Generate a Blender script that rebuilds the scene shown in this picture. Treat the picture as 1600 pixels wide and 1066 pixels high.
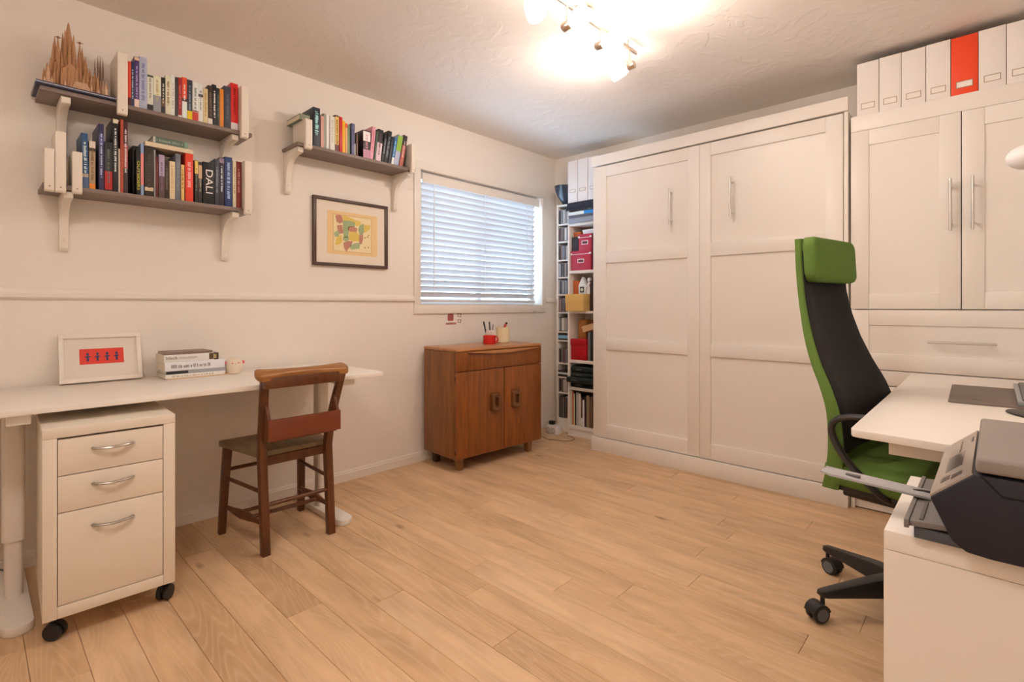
import bpy, bmesh, math, random
from mathutils import Vector, Matrix

for o in list(bpy.data.objects):
    bpy.data.objects.remove(o)
S = bpy.context.scene
COL = S.collection
R = math.radians
rng = random.Random(7)

# ------------------------------------------------------------------ camera, sky, exposure
cam_data = bpy.data.cameras.new('camera')
cam = bpy.data.objects.new('camera', cam_data)
COL.objects.link(cam)
cam.location = (2.949, -3.711, 1.091)
cam.rotation_euler = (R(90), 0, 0.7563)
cam_data.sensor_width = 36.0
cam_data.lens = 18.0
cam_data.shift_y = -0.0341
cam_data.clip_start = 0.02
S.camera = cam

W = bpy.data.worlds.new('sky')
S.world = W
W.use_nodes = True
bg = W.node_tree.nodes['Background']
bg.inputs['Color'].default_value = (0.57, 0.735, 1.0, 1)
bg.inputs['Strength'].default_value = 6.0

S.view_settings.view_transform = 'Standard'
S.view_settings.look = 'None'
S.view_settings.gamma = 1.0
S.view_settings.use_curve_mapping = False
S.view_settings.exposure = 0.63
LAMP_COLOR = (1.0, 0.83, 0.72)
LAMP_STRENGTH = 500.0
SHADE_STRENGTH = 34.0
FILL_COLOR = (1.0, 0.87, 0.79)
FILL_STRENGTH = 47.0

S.cycles.max_bounces = 14
S.cycles.diffuse_bounces = 10
S.cycles.glossy_bounces = 4
S.cycles.transparent_max_bounces = 12
S.cycles.use_denoising = True
S.cycles.sample_clamp_indirect = 6.0
S.cycles.caustics_reflective = False
S.cycles.caustics_refractive = False

# ------------------------------------------------------------------ materials
def lin(h):
    h = h.lstrip('#')
    out = []
    for i in (0, 2, 4):
        c = int(h[i:i + 2], 16) / 255.0
        out.append(c / 12.92 if c <= 0.04045 else ((c + 0.055) / 1.055) ** 2.4)
    return out

WARM = (0.93, 0.73, 0.57)      # colour of the room's lamp light, so that own colours can be told from lit ones

def own(h):
    return tuple(min(0.86, a / b) for a, b in zip(lin(h), WARM))

MATS = {}
def base_mat(key):
    m = bpy.data.materials.new(key)
    m.use_nodes = True
    nt = m.node_tree
    return m, nt, nt.nodes['Principled BSDF']

def M(h, rough=0.55, metal=0.0, bump=0.0, scale=80.0, vary=0.05, spec=0.4, true=False):
    """Plain surface: colour with slight procedural mottling, optional fine relief."""
    key = 'surface %s %.2f %.1f %.2f %.0f %s' % (h if isinstance(h, str) else str(h), rough, metal, bump, scale, true)
    if key in MATS:
        return MATS[key]
    m, nt, p = base_mat(key)
    col = h if not isinstance(h, str) else (tuple(lin(h)) if true else own(h))
    n = nt.nodes.new('ShaderNodeTexNoise'); n.inputs['Scale'].default_value = scale; n.inputs['Detail'].default_value = 3
    tc = nt.nodes.new('ShaderNodeTexCoord')
    nt.links.new(tc.outputs['Object'], n.inputs['Vector'])
    mix = nt.nodes.new('ShaderNodeMix'); mix.data_type = 'RGBA'
    mix.inputs[6].default_value = tuple(c * (1 - vary) for c in col) + (1,)
    mix.inputs[7].default_value = tuple(min(0.95, c * (1 + vary)) for c in col) + (1,)
    nt.links.new(n.outputs['Fac'], mix.inputs[0])
    nt.links.new(mix.outputs[2], p.inputs['Base Color'])
    p.inputs['Roughness'].default_value = rough
    p.inputs['Metallic'].default_value = metal
    p.inputs['Specular IOR Level'].default_value = spec
    if bump:
        b = nt.nodes.new('ShaderNodeBump'); b.inputs['Strength'].default_value = bump; b.inputs['Distance'].default_value = 0.002
        nt.links.new(n.outputs['Fac'], b.inputs['Height']); nt.links.new(b.outputs['Normal'], p.inputs['Normal'])
    MATS[key] = m
    return m

def wood(key, light, dark, stretch=(2, 30, 30), rough=0.35, rings=0.35, spec=0.5):
    if key in MATS:
        return MATS[key]
    m, nt, p = base_mat(key)
    tc = nt.nodes.new('ShaderNodeTexCoord'); mp = nt.nodes.new('ShaderNodeMapping')
    mp.inputs['Scale'].default_value = stretch
    nt.links.new(tc.outputs['Object'], mp.inputs['Vector'])
    n = nt.nodes.new('ShaderNodeTexNoise'); n.inputs['Scale'].default_value = 1.6; n.inputs['Detail'].default_value = 6; n.inputs['Distortion'].default_value = 0.6
    nt.links.new(mp.outputs['Vector'], n.inputs['Vector'])
    r = nt.nodes.new('ShaderNodeValToRGB')
    r.color_ramp.elements[0].position = 0.5 - rings; r.color_ramp.elements[0].color = (*dark, 1)
    r.color_ramp.elements[1].position = 0.5 + rings; r.color_ramp.elements[1].color = (*light, 1)
    nt.links.new(n.outputs['Fac'], r.inputs['Fac']); nt.links.new(r.outputs['Color'], p.inputs['Base Color'])
    p.inputs['Roughness'].default_value = rough
    p.inputs['Specular IOR Level'].default_value = spec
    b = nt.nodes.new('ShaderNodeBump'); b.inputs['Strength'].default_value = 0.12; b.inputs['Distance'].default_value = 0.001
    nt.links.new(n.outputs['Fac'], b.inputs['Height']); nt.links.new(b.outputs['Normal'], p.inputs['Normal'])
    MATS[key] = m
    return m

def relief_paint(key, col, fine, coarse, strength, dist, rough=0.7):
    """Wall or ceiling paint with trowelled relief."""
    m, nt, p = base_mat(key)
    tc = nt.nodes.new('ShaderNodeTexCoord')
    n = nt.nodes.new('ShaderNodeTexNoise'); n.inputs['Scale'].default_value = fine; n.inputs['Detail'].default_value = 4
    c = nt.nodes.new('ShaderNodeTexNoise'); c.inputs['Scale'].default_value = coarse; c.inputs['Detail'].default_value = 2; c.inputs['Distortion'].default_value = 2.2
    for t in (n, c):
        nt.links.new(tc.outputs['Object'], t.inputs['Vector'])
    rp = nt.nodes.new('ShaderNodeValToRGB'); rp.color_ramp.elements[0].position = 0.52; rp.color_ramp.elements[1].position = 0.58
    nt.links.new(c.outputs['Fac'], rp.inputs['Fac'])
    ad = nt.nodes.new('ShaderNodeMath'); ad.operation = 'MULTIPLY_ADD'; ad.inputs[1].default_value = 0.35
    nt.links.new(n.outputs['Fac'], ad.inputs[0]); nt.links.new(rp.outputs['Color'], ad.inputs[2])
    b = nt.nodes.new('ShaderNodeBump'); b.inputs['Strength'].default_value = strength; b.inputs['Distance'].default_value = dist
    nt.links.new(ad.outputs['Value'], b.inputs['Height']); nt.links.new(b.outputs['Normal'], p.inputs['Normal'])
    p.inputs['Base Color'].default_value = (*col, 1)
    p.inputs['Roughness'].default_value = rough
    p.inputs['Specular IOR Level'].default_value = 0.25
    return m

def emitter(key, col, strength):
    m = bpy.data.materials.new(key); m.use_nodes = True
    nt = m.node_tree; nt.nodes.clear()
    e = nt.nodes.new('ShaderNodeEmission'); e.inputs['Color'].default_value = (*col, 1); e.inputs['Strength'].default_value = strength
    o = nt.nodes.new('ShaderNodeOutputMaterial'); nt.links.new(e.outputs[0], o.inputs[0])
    return m

def glass_pane():
    m = bpy.data.materials.new('window glass'); m.use_nodes = True
    nt = m.node_tree; nt.nodes.clear()
    t = nt.nodes.new('ShaderNodeBsdfTransparent'); t.inputs['Color'].default_value = (0.93, 0.97, 0.96, 1)
    g = nt.nodes.new('ShaderNodeBsdfGlossy'); g.inputs['Roughness'].default_value = 0.02
    x = nt.nodes.new('ShaderNodeMixShader'); x.inputs[0].default_value = 0.07
    o = nt.nodes.new('ShaderNodeOutputMaterial')
    nt.links.new(t.outputs[0], x.inputs[1]); nt.links.new(g.outputs[0], x.inputs[2]); nt.links.new(x.outputs[0], o.inputs[0])
    return m

def plank_mat():
    m, nt, p = base_mat('whitewashed oak plank')
    L = nt.links.new
    tc = nt.nodes.new('ShaderNodeTexCoord'); oi = nt.nodes.new('ShaderNodeObjectInfo')
    sc = nt.nodes.new('ShaderNodeVectorMath'); sc.operation = 'SCALE'; sc.inputs[0].default_value = (37, 61, 23)
    L(oi.outputs['Random'], sc.inputs['Scale'])
    ad = nt.nodes.new('ShaderNodeVectorMath'); ad.operation = 'ADD'
    L(tc.outputs['Object'], ad.inputs[0]); L(sc.outputs['Vector'], ad.inputs[1])
    mp = nt.nodes.new('ShaderNodeMapping'); mp.inputs['Scale'].default_value = (1.6, 14, 14); L(ad.outputs[0], mp.inputs['Vector'])
    n = nt.nodes.new('ShaderNodeTexNoise'); n.inputs['Scale'].default_value = 1.5; n.inputs['Detail'].default_value = 5; n.inputs['Distortion'].default_value = 0.8
    L(mp.outputs[0], n.inputs['Vector'])
    mp2 = nt.nodes.new('ShaderNodeMapping'); mp2.inputs['Scale'].default_value = (0.55, 5.2, 5.2); L(ad.outputs[0], mp2.inputs['Vector'])
    w = nt.nodes.new('ShaderNodeTexNoise'); w.inputs['Scale'].default_value = 1.3; w.inputs['Detail'].default_value = 1.2; w.inputs['Distortion'].default_value = 0.4
    L(mp2.outputs[0], w.inputs['Vector'])
    # growth rings: contour lines of a smooth field, pale with lime wash
    mu = nt.nodes.new('ShaderNodeMath'); mu.operation = 'MULTIPLY'; mu.inputs[1].default_value = 26.0; L(w.outputs['Fac'], mu.inputs[0])
    fr = nt.nodes.new('ShaderNodeMath'); fr.operation = 'PINGPONG'; fr.inputs[1].default_value = 0.5; L(mu.outputs[0], fr.inputs[0])
    rr = nt.nodes.new('ShaderNodeValToRGB')
    rr.color_ramp.elements[0].position = 0.0; rr.color_ramp.elements[0].color = (1, 1, 1, 1)
    rr.color_ramp.elements[1].position = 0.26; rr.color_ramp.elements[1].color = (0, 0, 0, 1)
    L(fr.outputs[0], rr.inputs['Fac'])
    tone = nt.nodes.new('ShaderNodeValToRGB')
    e = tone.color_ramp.elements
    e[0].position = 0.0; e[0].color = (0.60, 0.405, 0.232, 1)
    e[1].position = 1.0; e[1].color = (0.70, 0.50, 0.31, 1)
    k = e.new(0.35); k.color = (0.64, 0.437, 0.254, 1)
    k = e.new(0.75); k.color = (0.665, 0.457, 0.268, 1)
    L(oi.outputs['Random'], tone.inputs['Fac'])
    g = nt.nodes.new('ShaderNodeValToRGB')
    g.color_ramp.elements[0].position = 0.32; g.color_ramp.elements[0].color = (0.88, 0.865, 0.855, 1)
    g.color_ramp.elements[1].position = 0.62; g.color_ramp.elements[1].color = (1.05, 1.05, 1.05, 1)
    L(n.outputs['Fac'], g.inputs['Fac'])
    mx = nt.nodes.new('ShaderNodeMix'); mx.data_type = 'RGBA'; mx.blend_type = 'MULTIPLY'; mx.inputs[0].default_value = 1.0
    L(tone.outputs['Color'], mx.inputs[6]); L(g.outputs['Color'], mx.inputs[7])
    # broad mottling and a few dark knots
    bl = nt.nodes.new('ShaderNodeTexNoise'); bl.inputs['Scale'].default_value = 3.0; bl.inputs['Detail'].default_value = 2
    mp3 = nt.nodes.new('ShaderNodeMapping'); mp3.inputs['Scale'].default_value = (0.8, 2.5, 2.5); L(ad.outputs[0], mp3.inputs['Vector']); L(mp3.outputs[0], bl.inputs['Vector'])
    br = nt.nodes.new('ShaderNodeValToRGB')
    br.color_ramp.elements[0].position = 0.30; br.color_ramp.elements[0].color = (0.82, 0.80, 0.79, 1)
    br.color_ramp.elements[1].position = 0.60; br.color_ramp.elements[1].color = (1.04, 1.04, 1.04, 1)
    L(bl.outputs['Fac'], br.inputs['Fac'])
    vo = nt.nodes.new('ShaderNodeTexVoronoi'); vo.inputs['Scale'].default_value = 1.0
    mp4 = nt.nodes.new('ShaderNodeMapping'); mp4.inputs['Scale'].default_value = (1.7, 4.5, 0.01); L(ad.outputs[0], mp4.inputs['Vector']); L(mp4.outputs[0], vo.inputs['Vector'])
    kr = nt.nodes.new('ShaderNodeValToRGB')
    kr.color_ramp.elements[0].position = 0.012; kr.color_ramp.elements[0].color = (0.45, 0.36, 0.30, 1)
    kr.color_ramp.elements[1].position = 0.085; kr.color_ramp.elements[1].color = (1, 1, 1, 1)
    L(vo.outputs['Distance'], kr.inputs['Fac'])
    mb_ = nt.nodes.new('ShaderNodeMix'); mb_.data_type = 'RGBA'; mb_.blend_type = 'MULTIPLY'; mb_.inputs[0].default_value = 1.0
    L(mx.outputs[2], mb_.inputs[6]); L(br.outputs['Color'], mb_.inputs[7])
    mk = nt.nodes.new('ShaderNodeMix'); mk.data_type = 'RGBA'; mk.blend_type = 'MULTIPLY'; mk.inputs[0].default_value = 1.0
    L(mb_.outputs[2], mk.inputs[6]); L(kr.outputs['Color'], mk.inputs[7])
    mx = mk
    m2 = nt.nodes.new('ShaderNodeMix'); m2.data_type = 'RGBA'; m2.inputs[7].default_value = (0.74, 0.60, 0.44, 1)
    fac = nt.nodes.new('ShaderNodeMath'); fac.operation = 'MULTIPLY'; fac.inputs[1].default_value = 0.28; L(rr.outputs['Color'], fac.inputs[0])
    L(fac.outputs[0], m2.inputs[0]); L(mx.outputs[2], m2.inputs[6])
    L(m2.outputs[2], p.inputs['Base Color'])
    p.inputs['Roughness'].default_value = 0.46
    p.inputs['Specular IOR Level'].default_value = 0.35
    b = nt.nodes.new('ShaderNodeBump'); b.inputs['Strength'].default_value = 0.08; b.inputs['Distance'].default_value = 0.001
    L(n.outputs['Fac'], b.inputs['Height']); L(b.outputs['Normal'], p.inputs['Normal'])
    return m

def mesh_fabric():
    """Black net: fine woven holes."""
    m, nt, p = base_mat('black net fabric')
    tc = nt.nodes.new('ShaderNodeTexCoord')
    v = nt.nodes.new('ShaderNodeTexVoronoi'); v.inputs['Scale'].default_value = 420
    nt.links.new(tc.outputs['Object'], v.inputs['Vector'])
    r = nt.nodes.new('ShaderNodeValToRGB')
    r.color_ramp.elements[0].color = (0.016, 0.015, 0.017, 1); r.color_ramp.elements[1].color = (0.005, 0.005, 0.006, 1)
    nt.links.new(v.outputs['Distance'], r.inputs['Fac']); nt.links.new(r.outputs['Color'], p.inputs['Base Color'])
    b = nt.nodes.new('ShaderNodeBump'); b.inputs['Strength'].default_value = 0.6; b.inputs['Distance'].default_value = 0.001
    nt.links.new(v.outputs['Distance'], b.inputs['Height']); nt.links.new(b.outputs['Normal'], p.inputs['Normal'])
    p.inputs['Roughness'].default_value = 0.6
    p.inputs['Specular IOR Level'].default_value = 0.2
    return m

# ------------------------------------------------------------------ mesh helpers
class MB:
    def __init__(self):
        self.v = []; self.f = []
    def add(self, vs, fs):
        k = len(self.v)
        self.v += [Vector(a) for a in vs]
        self.f += [tuple(i + k for i in f) for f in fs]
        return self
    def box(self, x0, y0, z0, x1, y1, z1):
        return self.add([(x0, y0, z0), (x1, y0, z0), (x1, y1, z0), (x0, y1, z0), (x0, y0, z1), (x1, y0, z1), (x1, y1, z1), (x0, y1, z1)],
                        [(0, 3, 2, 1), (4, 5, 6, 7), (0, 1, 5, 4), (1, 2, 6, 5), (2, 3, 7, 6), (3, 0, 4, 7)])
    def loft(self, rings, cap=True):
        n = len(rings[0]); vs = [p for r in rings for p in r]; fs = []
        for i in range(len(rings) - 1):
            for j in range(n):
                a = i * n + j; b = i * n + (j + 1) % n
                fs.append((a, b, b + n, a + n))
        if cap:
            fs.append(tuple(range(n))[::-1]); fs.append(tuple(range((len(rings) - 1) * n, len(rings) * n)))
        return self.add(vs, fs)
    def prism(self, pts, plane, a, b):
        def q(p, t):
            return (p[0], p[1], t) if plane == 'xy' else ((p[0], t, p[1]) if plane == 'xz' else (t, p[0], p[1]))
        return self.loft([[q(p, a) for p in pts], [q(p, b) for p in pts]])
    def post(self, secs):
        """secs: (cx, cy, z, wx, wy) rectangles stacked upward."""
        return self.loft([[(x - a / 2, y - b / 2, z), (x + a / 2, y - b / 2, z), (x + a / 2, y + b / 2, z), (x - a / 2, y + b / 2, z)] for x, y, z, a, b in secs])
    def tube(self, pts, r, n=8, flat=1.0, closed=False):
        pts = [Vector(p) for p in pts]; rings = []
        up = Vector((0, 0, 1)); prev = None
        for i, p in enumerate(pts):
            if closed:
                d = (pts[(i + 1) % len(pts)] - pts[i - 1]).normalized()
            else:
                d = (pts[min(i + 1, len(pts) - 1)] - pts[max(i - 1, 0)]).normalized()
            if prev is None:
                s = d.cross(up)
                if s.length < 1e-3: s = d.cross(Vector((1, 0, 0)))
            else:
                s = prev - d * prev.dot(d)
                if s.length < 1e-4: s = d.cross(up)
            s.normalize(); prev = s; t = s.cross(d)
            rr = r[i] if isinstance(r, (list, tuple)) else r
            rings.append([p + s * (math.cos(2 * math.pi * k / n) * rr) + t * (math.sin(2 * math.pi * k / n) * rr * flat) for k in range(n)])
        if closed:
            rings.append(rings[0])
            return self.loft(rings, cap=False)
        return self.loft(rings)
    def cyl(self, p0, p1, r0, r1=None, n=16):
        return self.tube([p0, p1], [r0, r0 if r1 is None else r1], n)
    def lathe(self, prof, c=(0, 0, 0), n=24, axis='z', cap=True):
        rings = []
        for r, h in prof:
            ring = []
            for k in range(n):
                a = 2 * math.pi * k / n; x, y = max(r, 1e-5) * math.cos(a), max(r, 1e-5) * math.sin(a)
                ring.append((c[0] + x, c[1] + y, c[2] + h) if axis == 'z' else ((c[0] + h, c[1] + x, c[2] + y) if axis == 'x' else (c[0] + x, c[1] + h, c[2] + y)))
            rings.append(ring)
        return self.loft(rings, cap)
    def ball(self, c, r, s=(1, 1, 1), n=12, m=8):
        prof = [(r * math.sin(math.pi * i / m), -r * math.cos(math.pi * i / m)) for i in range(m + 1)]
        k = len(self.v); self.lathe(prof, (0, 0, 0), n)
        for i in range(k, len(self.v)):
            q = self.v[i]; self.v[i] = Vector((c[0] + q[0] * s[0], c[1] + q[1] * s[1], c[2] + q[2] * s[2]))
        return self
    def xf(self, mat, start=0):
        for i in range(start, len(self.v)): self.v[i] = mat @ self.v[i]
        return self

ROOT = {}
def finish_mesh(name, mb, m, inv=None, bevel=0.0, seg=2, ang=38):
    me = bpy.data.meshes.new(name)
    vs = [inv @ v for v in mb.v] if inv else mb.v
    me.from_pydata([tuple(v) for v in vs], [], mb.f)
    bm = bmesh.new(); bm.from_mesh(me)
    bmesh.ops.remove_doubles(bm, verts=bm.verts, dist=1e-6)
    bmesh.ops.recalc_face_normals(bm, faces=bm.faces)
    if bevel:
        ed = [e for e in bm.edges if len(e.link_faces) == 2 and e.calc_face_angle(0) > R(30)]
        bmesh.ops.bevel(bm, geom=ed, offset=bevel, segments=seg, profile=0.5, affect='EDGES', clamp_overlap=True)
    for f in bm.faces: f.smooth = True
    bm.to_mesh(me); bm.free()
    me.set_sharp_from_angle(angle=R(ang))
    me.materials.append(m)
    return me

def thing(name, label, cat, loc=(0, 0, 0), rotz=0.0, group=None, local=None, rot=None):
    o = bpy.data.objects.new(name, None); COL.objects.link(o)
    o.empty_display_size = 0.05
    o.location = loc; o.rotation_euler = rot if rot else (0, 0, rotz)
    o['label'] = label; o['category'] = cat
    if group: o['group'] = group
    mat = Matrix.Translation(Vector(loc)) @ o.rotation_euler.to_matrix().to_4x4()
    isloc = local if local is not None else bool(rotz or rot)
    ROOT[o.name] = None if isloc else mat.inverted()
    return o

def part(name, mb, m, parent, bevel=0.0, label=None, seg=2, kind=None, ang=38):
    inv = ROOT.get(parent.name)
    o = bpy.data.objects.new(name, finish_mesh(name, mb, m, inv, bevel, seg, ang)); COL.objects.link(o)
    o.parent = parent
    ROOT[o.name] = inv
    if label: o['label'] = label
    if kind: o['kind'] = kind
    return o

def solo(name, mb, m, label=None, cat=None, group=None, kind=None, bevel=0.0, seg=2, ang=38):
    xs = [v.x for v in mb.v]; ys = [v.y for v in mb.v]; zs = [v.z for v in mb.v]
    c = Vector(((min(xs) + max(xs)) / 2, (min(ys) + max(ys)) / 2, min(zs)))
    inv = Matrix.Translation(-c)
    o = bpy.data.objects.new(name, finish_mesh(name, mb, m, inv, bevel, seg, ang)); COL.objects.link(o)
    o.location = c; ROOT[o.name] = inv
    if label: o['label'] = label
    if cat: o['category'] = cat
    if group: o['group'] = group
    if kind: o['kind'] = kind
    return o

def struct(name, mb, m, parent=None, bevel=0.0):
    if parent: return part(name, mb, m, parent, bevel)
    return solo(name, mb, m, kind='structure', bevel=bevel)

def lettering(name, text, size, m, parent, origin, right, up, squeeze=1.0, length=None, local=False):
    """Flat raised text; ORIGIN is the centre of the word, RIGHT its reading direction, UP the direction of the letters' tops."""
    cu = bpy.data.curves.new(name, 'FONT'); cu.body = text; cu.size = size
    cu.align_x = 'CENTER'; cu.align_y = 'CENTER'; cu.extrude = 0.0002
    cu.fill_mode = 'BOTH'
    t = bpy.data.objects.new(name, cu); COL.objects.link(t)
    bpy.context.view_layer.update()
    me = bpy.data.meshes.new_from_object(t.evaluated_get(bpy.context.evaluated_depsgraph_get()))
    bpy.data.objects.remove(t)
    r = Vector(right).normalized(); u = Vector(up).normalized(); n = r.cross(u)
    wdt = max(v.co.x for v in me.vertices) - min(v.co.x for v in me.vertices)
    kx = squeeze if not length else length / wdt
    inv = ROOT.get(parent.name)
    for v in me.vertices:
        q = Vector(origin) + r * (v.co.x * kx) + u * v.co.y + n * (v.co.z + 0.0003)
        v.co = inv @ q if (inv and not local) else q
    me.materials.clear(); me.materials.append(m)
    o = bpy.data.objects.new(name, me); COL.objects.link(o); o.parent = parent
    return o

def copy_tree(src, loc=None, rotz=None, label=None):
    r = src.copy(); COL.objects.link(r)
    if loc is not None: r.location = loc
    if rotz is not None: r.rotation_euler = (0, 0, rotz)
    if label: r['label'] = label
    for ch in list(src.children):
        c = ch.copy(); COL.objects.link(c); c.parent = r
        for g in list(ch.children):
            d = g.copy(); COL.objects.link(d); d.parent = c
    return r

def smoothstep_pts(pts, n=6):
    """Catmull-Rom through PTS."""
    P = [Vector(p) for p in pts]; out = []
    for i in range(len(P) - 1):
        p0 = P[max(i - 1, 0)]; p1 = P[i]; p2 = P[i + 1]; p3 = P[min(i + 2, len(P) - 1)]
        for k in range(n):
            t = k / n
            out.append(0.5 * ((2 * p1) + (p2 - p0) * t + (2 * p0 - 5 * p1 + 4 * p2 - p3) * t * t + (3 * p1 - p0 - 3 * p2 + p3) * t ** 3))
    out.append(P[-1])
    return out

def round_rect(x0, y0, x1, y1, r, n=5):
    out = []
    for cx, cy, a0 in ((x1 - r, y1 - r, 0), (x0 + r, y1 - r, 90), (x0 + r, y0 + r, 180), (x1 - r, y0 + r, 270)):
        for k in range(n + 1):
            a = R(a0 + 90 * k / n); out.append((cx + r * math.cos(a), cy + r * math.sin(a)))
    return out

# common finishes
WHITE = M((0.80, 0.775, 0.735), 0.38, vary=0.01, scale=6, spec=0.4)
WHITE_MATT = M((0.80, 0.77, 0.725), 0.6, vary=0.02, scale=8, spec=0.3)
TRIM = M((0.80, 0.765, 0.71), 0.45, vary=0.02, scale=10)
CREAM_METAL = M((0.74, 0.69, 0.60), 0.4, vary=0.02, scale=30, bump=0.03)
STEEL = M((0.62, 0.60, 0.57), 0.28, metal=1.0, vary=0.03, scale=200)
BLACK_PLASTIC = M((0.018, 0.018, 0.02), 0.42, vary=0.1, scale=90)
PAPER = M((0.74, 0.68, 0.56), 0.8, vary=0.06, scale=300)
RED_PRINT = M('#c03a30', 0.6)
# ------------------------------------------------------------------ the room
WALL = relief_paint('wall paint', (0.81, 0.775, 0.725), 90, 22, 0.10, 0.003)
CEIL = relief_paint('trowelled ceiling', (0.80, 0.765, 0.72), 40, 4.6, 0.20, 0.005)
X1, Y0, H = 3.50, -4.22, 2.44
wl = MB()
wl.box(-.14, Y0, -.05, 0, -1.532, H + .06).box(-.14, -.205, -.05, 0, .14, H + .06)
wl.box(-.14, -1.532, -.05, 0, -.205, 1.098).box(-.14, -1.532, 2.055, 0, -.205, H + .06)
struct('wall_left', wl, WALL)
struct('wall_back', MB().box(0, 0, -.05, X1 + .12, .14, H + .06), WALL)
struct('wall_right', MB().box(X1, Y0, -.05, X1 + .12, 0, H + .06), WALL)
struct('wall_front', MB().box(-.14, Y0 - .12, -.05, X1 + .12, Y0, H + .06), WALL)
struct('ceiling', MB().box(0, Y0, H, X1, 0, H + .06), CEIL)

floor = struct('floor', MB().box(0, Y0, -.05, X1, 0, -.012), M((0.12, 0.08, 0.05), 0.8))
PLANK = plank_mat()
PITCH = 0.128
JOINTS = {9: (1.50, 2.9), 11: (0.62, 1.72), 12: (1.92, 3.1), 14: (0.9, 2.08), 15: (1.32, 2.62), 16: (2.0, 3.2), 17: (1.1, 2.5)}
k = 0
y = -3.589 - PITCH * 5
row = -5
while y < -0.001:
    ya, yb = max(y, Y0), min(y + PITCH, 0)
    ends = [0.0] + (list(JOINTS[row]) if row in JOINTS else []) + []
    if row not in JOINTS:
        e = rng.uniform(0.35, 1.5)
        while e < X1 - .3:
            ends.append(e); e += rng.uniform(1.15, 1.9)
    ends.append(X1)
    for xa, xb in zip(ends[:-1], ends[1:]):
        g, c = 0.0005, 0.0012
        cx, cy = (xa + xb) / 2, (ya + yb) / 2
        a, b = (xb - xa) / 2 - g, (yb - ya) / 2 - g
        dz = rng.uniform(-0.0003, 0.0003)
        mb = MB().loft([[(-a, -b, -.012), (a, -b, -.012), (a, b, -.012), (-a, b, -.012)],
                        [(-a, -b, -c), (a, -b, -c), (a, b, -c), (-a, b, -c)],
                        [(-a + c, -b + c, dz), (a - c, -b + c, dz), (a - c, b - c, dz), (-a + c, b - c, dz)]])
        o = bpy.data.objects.new('plank', finish_mesh('plank', mb, PLANK, ang=10)); COL.objects.link(o)
        o.parent = floor
        o.location = Vector((cx, cy, 0)) - floor.location
    y += PITCH; row += 1

base_prof = [(0, 0), (.013, 0), (.013, .048), (.009, .052), (.009, .060), (.004, .066), (0, .066)]
struct('baseboard_left', MB().prism(base_prof, 'xz', Y0 + .014, -.013), TRIM)
struct('baseboard_back', MB().prism([(-a, b) for a, b in base_prof], 'yz', 0, X1), TRIM)
struct('baseboard_right', MB().prism([(X1 - a, b) for a, b in base_prof], 'xz', Y0 + .014, -.013), TRIM)
struct('baseboard_front', MB().prism([(Y0 + a, b) for a, b in base_prof], 'yz', 0, X1), TRIM)
rail_prof = [(0, 1.121), (.010, 1.121), (.019, 1.129), (.020, 1.142), (.013, 1.147), (.012, 1.156), (.006, 1.165), (0, 1.166)]
struct('trim_1', MB().prism(rail_prof, 'xz', Y0, -1.586), TRIM)
struct('trim_2', MB().prism(rail_prof, 'xz', -.152, 0), TRIM)

# window
win = bpy.data.objects.new('window_1', None); COL.objects.link(win); win.location = (0, -.868, 1.036); win['kind'] = 'structure'
ROOT['window_1'] = Matrix.Translation((0, .868, -1.036))
for a in ((0, -1.586, 1.036, .014, -.152, 1.098), (0, -1.586, 2.055, .014, -.152, 2.116), (0, -1.586, 1.098, .014, -1.532, 2.055), (0, -.205, 1.098, .014, -.152, 2.055)):
    part('casing', MB().box(*a), TRIM, win, bevel=.002)
SILL = M((0.62, 0.57, 0.50), 0.4, vary=0.18, scale=60)
part('sill', MB().box(-.12, -1.532, 1.092, -.002, -.205, 1.103), SILL, win)
SASH = M((0.72, 0.72, 0.72), 0.4)
sf = MB()
sf.box(-.125, -1.532, 1.103, -.095, -.205, 1.145).box(-.125, -1.532, 2.015, -.095, -.205, 2.055)
sf.box(-.125, -1.532, 1.145, -.095, -1.492, 2.015).box(-.125, -.245, 1.145, -.095, -.205, 2.015)
part('sash', sf, SASH, win)
part('meeting_rail', MB().box(-.122, -.886, 1.145, -.098, -.850, 2.015), SASH, win)
part('glass_pane', MB().box(-.112, -1.492, 1.145, -.109, -.245, 2.015), glass_pane(), win)

# blind
BL = M((0.62, 0.61, 0.61), 0.42, vary=0.01)
blind = thing('venetian_blind', 'white wooden venetian blind hanging in the window', 'blind', (-.04, -.893, 1.115))
ya, yb = -1.524, -.262
part('headrail', MB().box(-.062, ya, 2.018, -.022, yb + .03, 2.050), BL, blind, bevel=.002)
part('valance', MB().prism([(-.017, 1.972), (-.009, 1.976), (-.009, 2.036), (-.013, 2.041), (-.017, 2.041)], 'xz', -1.500, -.214), WHITE_MATT, blind)
part('valance_clip', MB().box(-.020, -1.516, 1.992, -.010, -1.506, 2.034), STEEL, blind)
def slat_mesh():
    w, t = .0245, .0014
    return MB().prism([(-w, -.001), (-w * .4, .0012), (w * .4, .0012), (w, -.001), (w, -.001 + t), (w * .4, .0012 + t), (-w * .4, .0012 + t), (-w, -.001 + t)], 'xz', -(yb - ya) / 2, (yb - ya) / 2)
sm = finish_mesh('slat', slat_mesh(), BL)
zt = 1.958
while zt > 1.16:
    o = bpy.data.objects.new('slat', sm); COL.objects.link(o); o.parent = blind
    o.location = Vector((-.042, (ya + yb) / 2, zt)) - blind.location
    o.rotation_euler = (0, R(-49), 0)
    zt -= .0435
part('bottom_rail', MB().box(-.062, ya, 1.122, -.022, yb, 1.136), BL, blind, bevel=.002)
CORD = M((0.78, 0.78, 0.78), 0.7)
for yy in (-1.39, -.875, -.375):
    for xx in (-.020, -.064):
        part('ladder_cord', MB().cyl((xx, yy, 1.13), (xx, yy, 2.02), .0016, n=6), CORD, blind)
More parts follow.
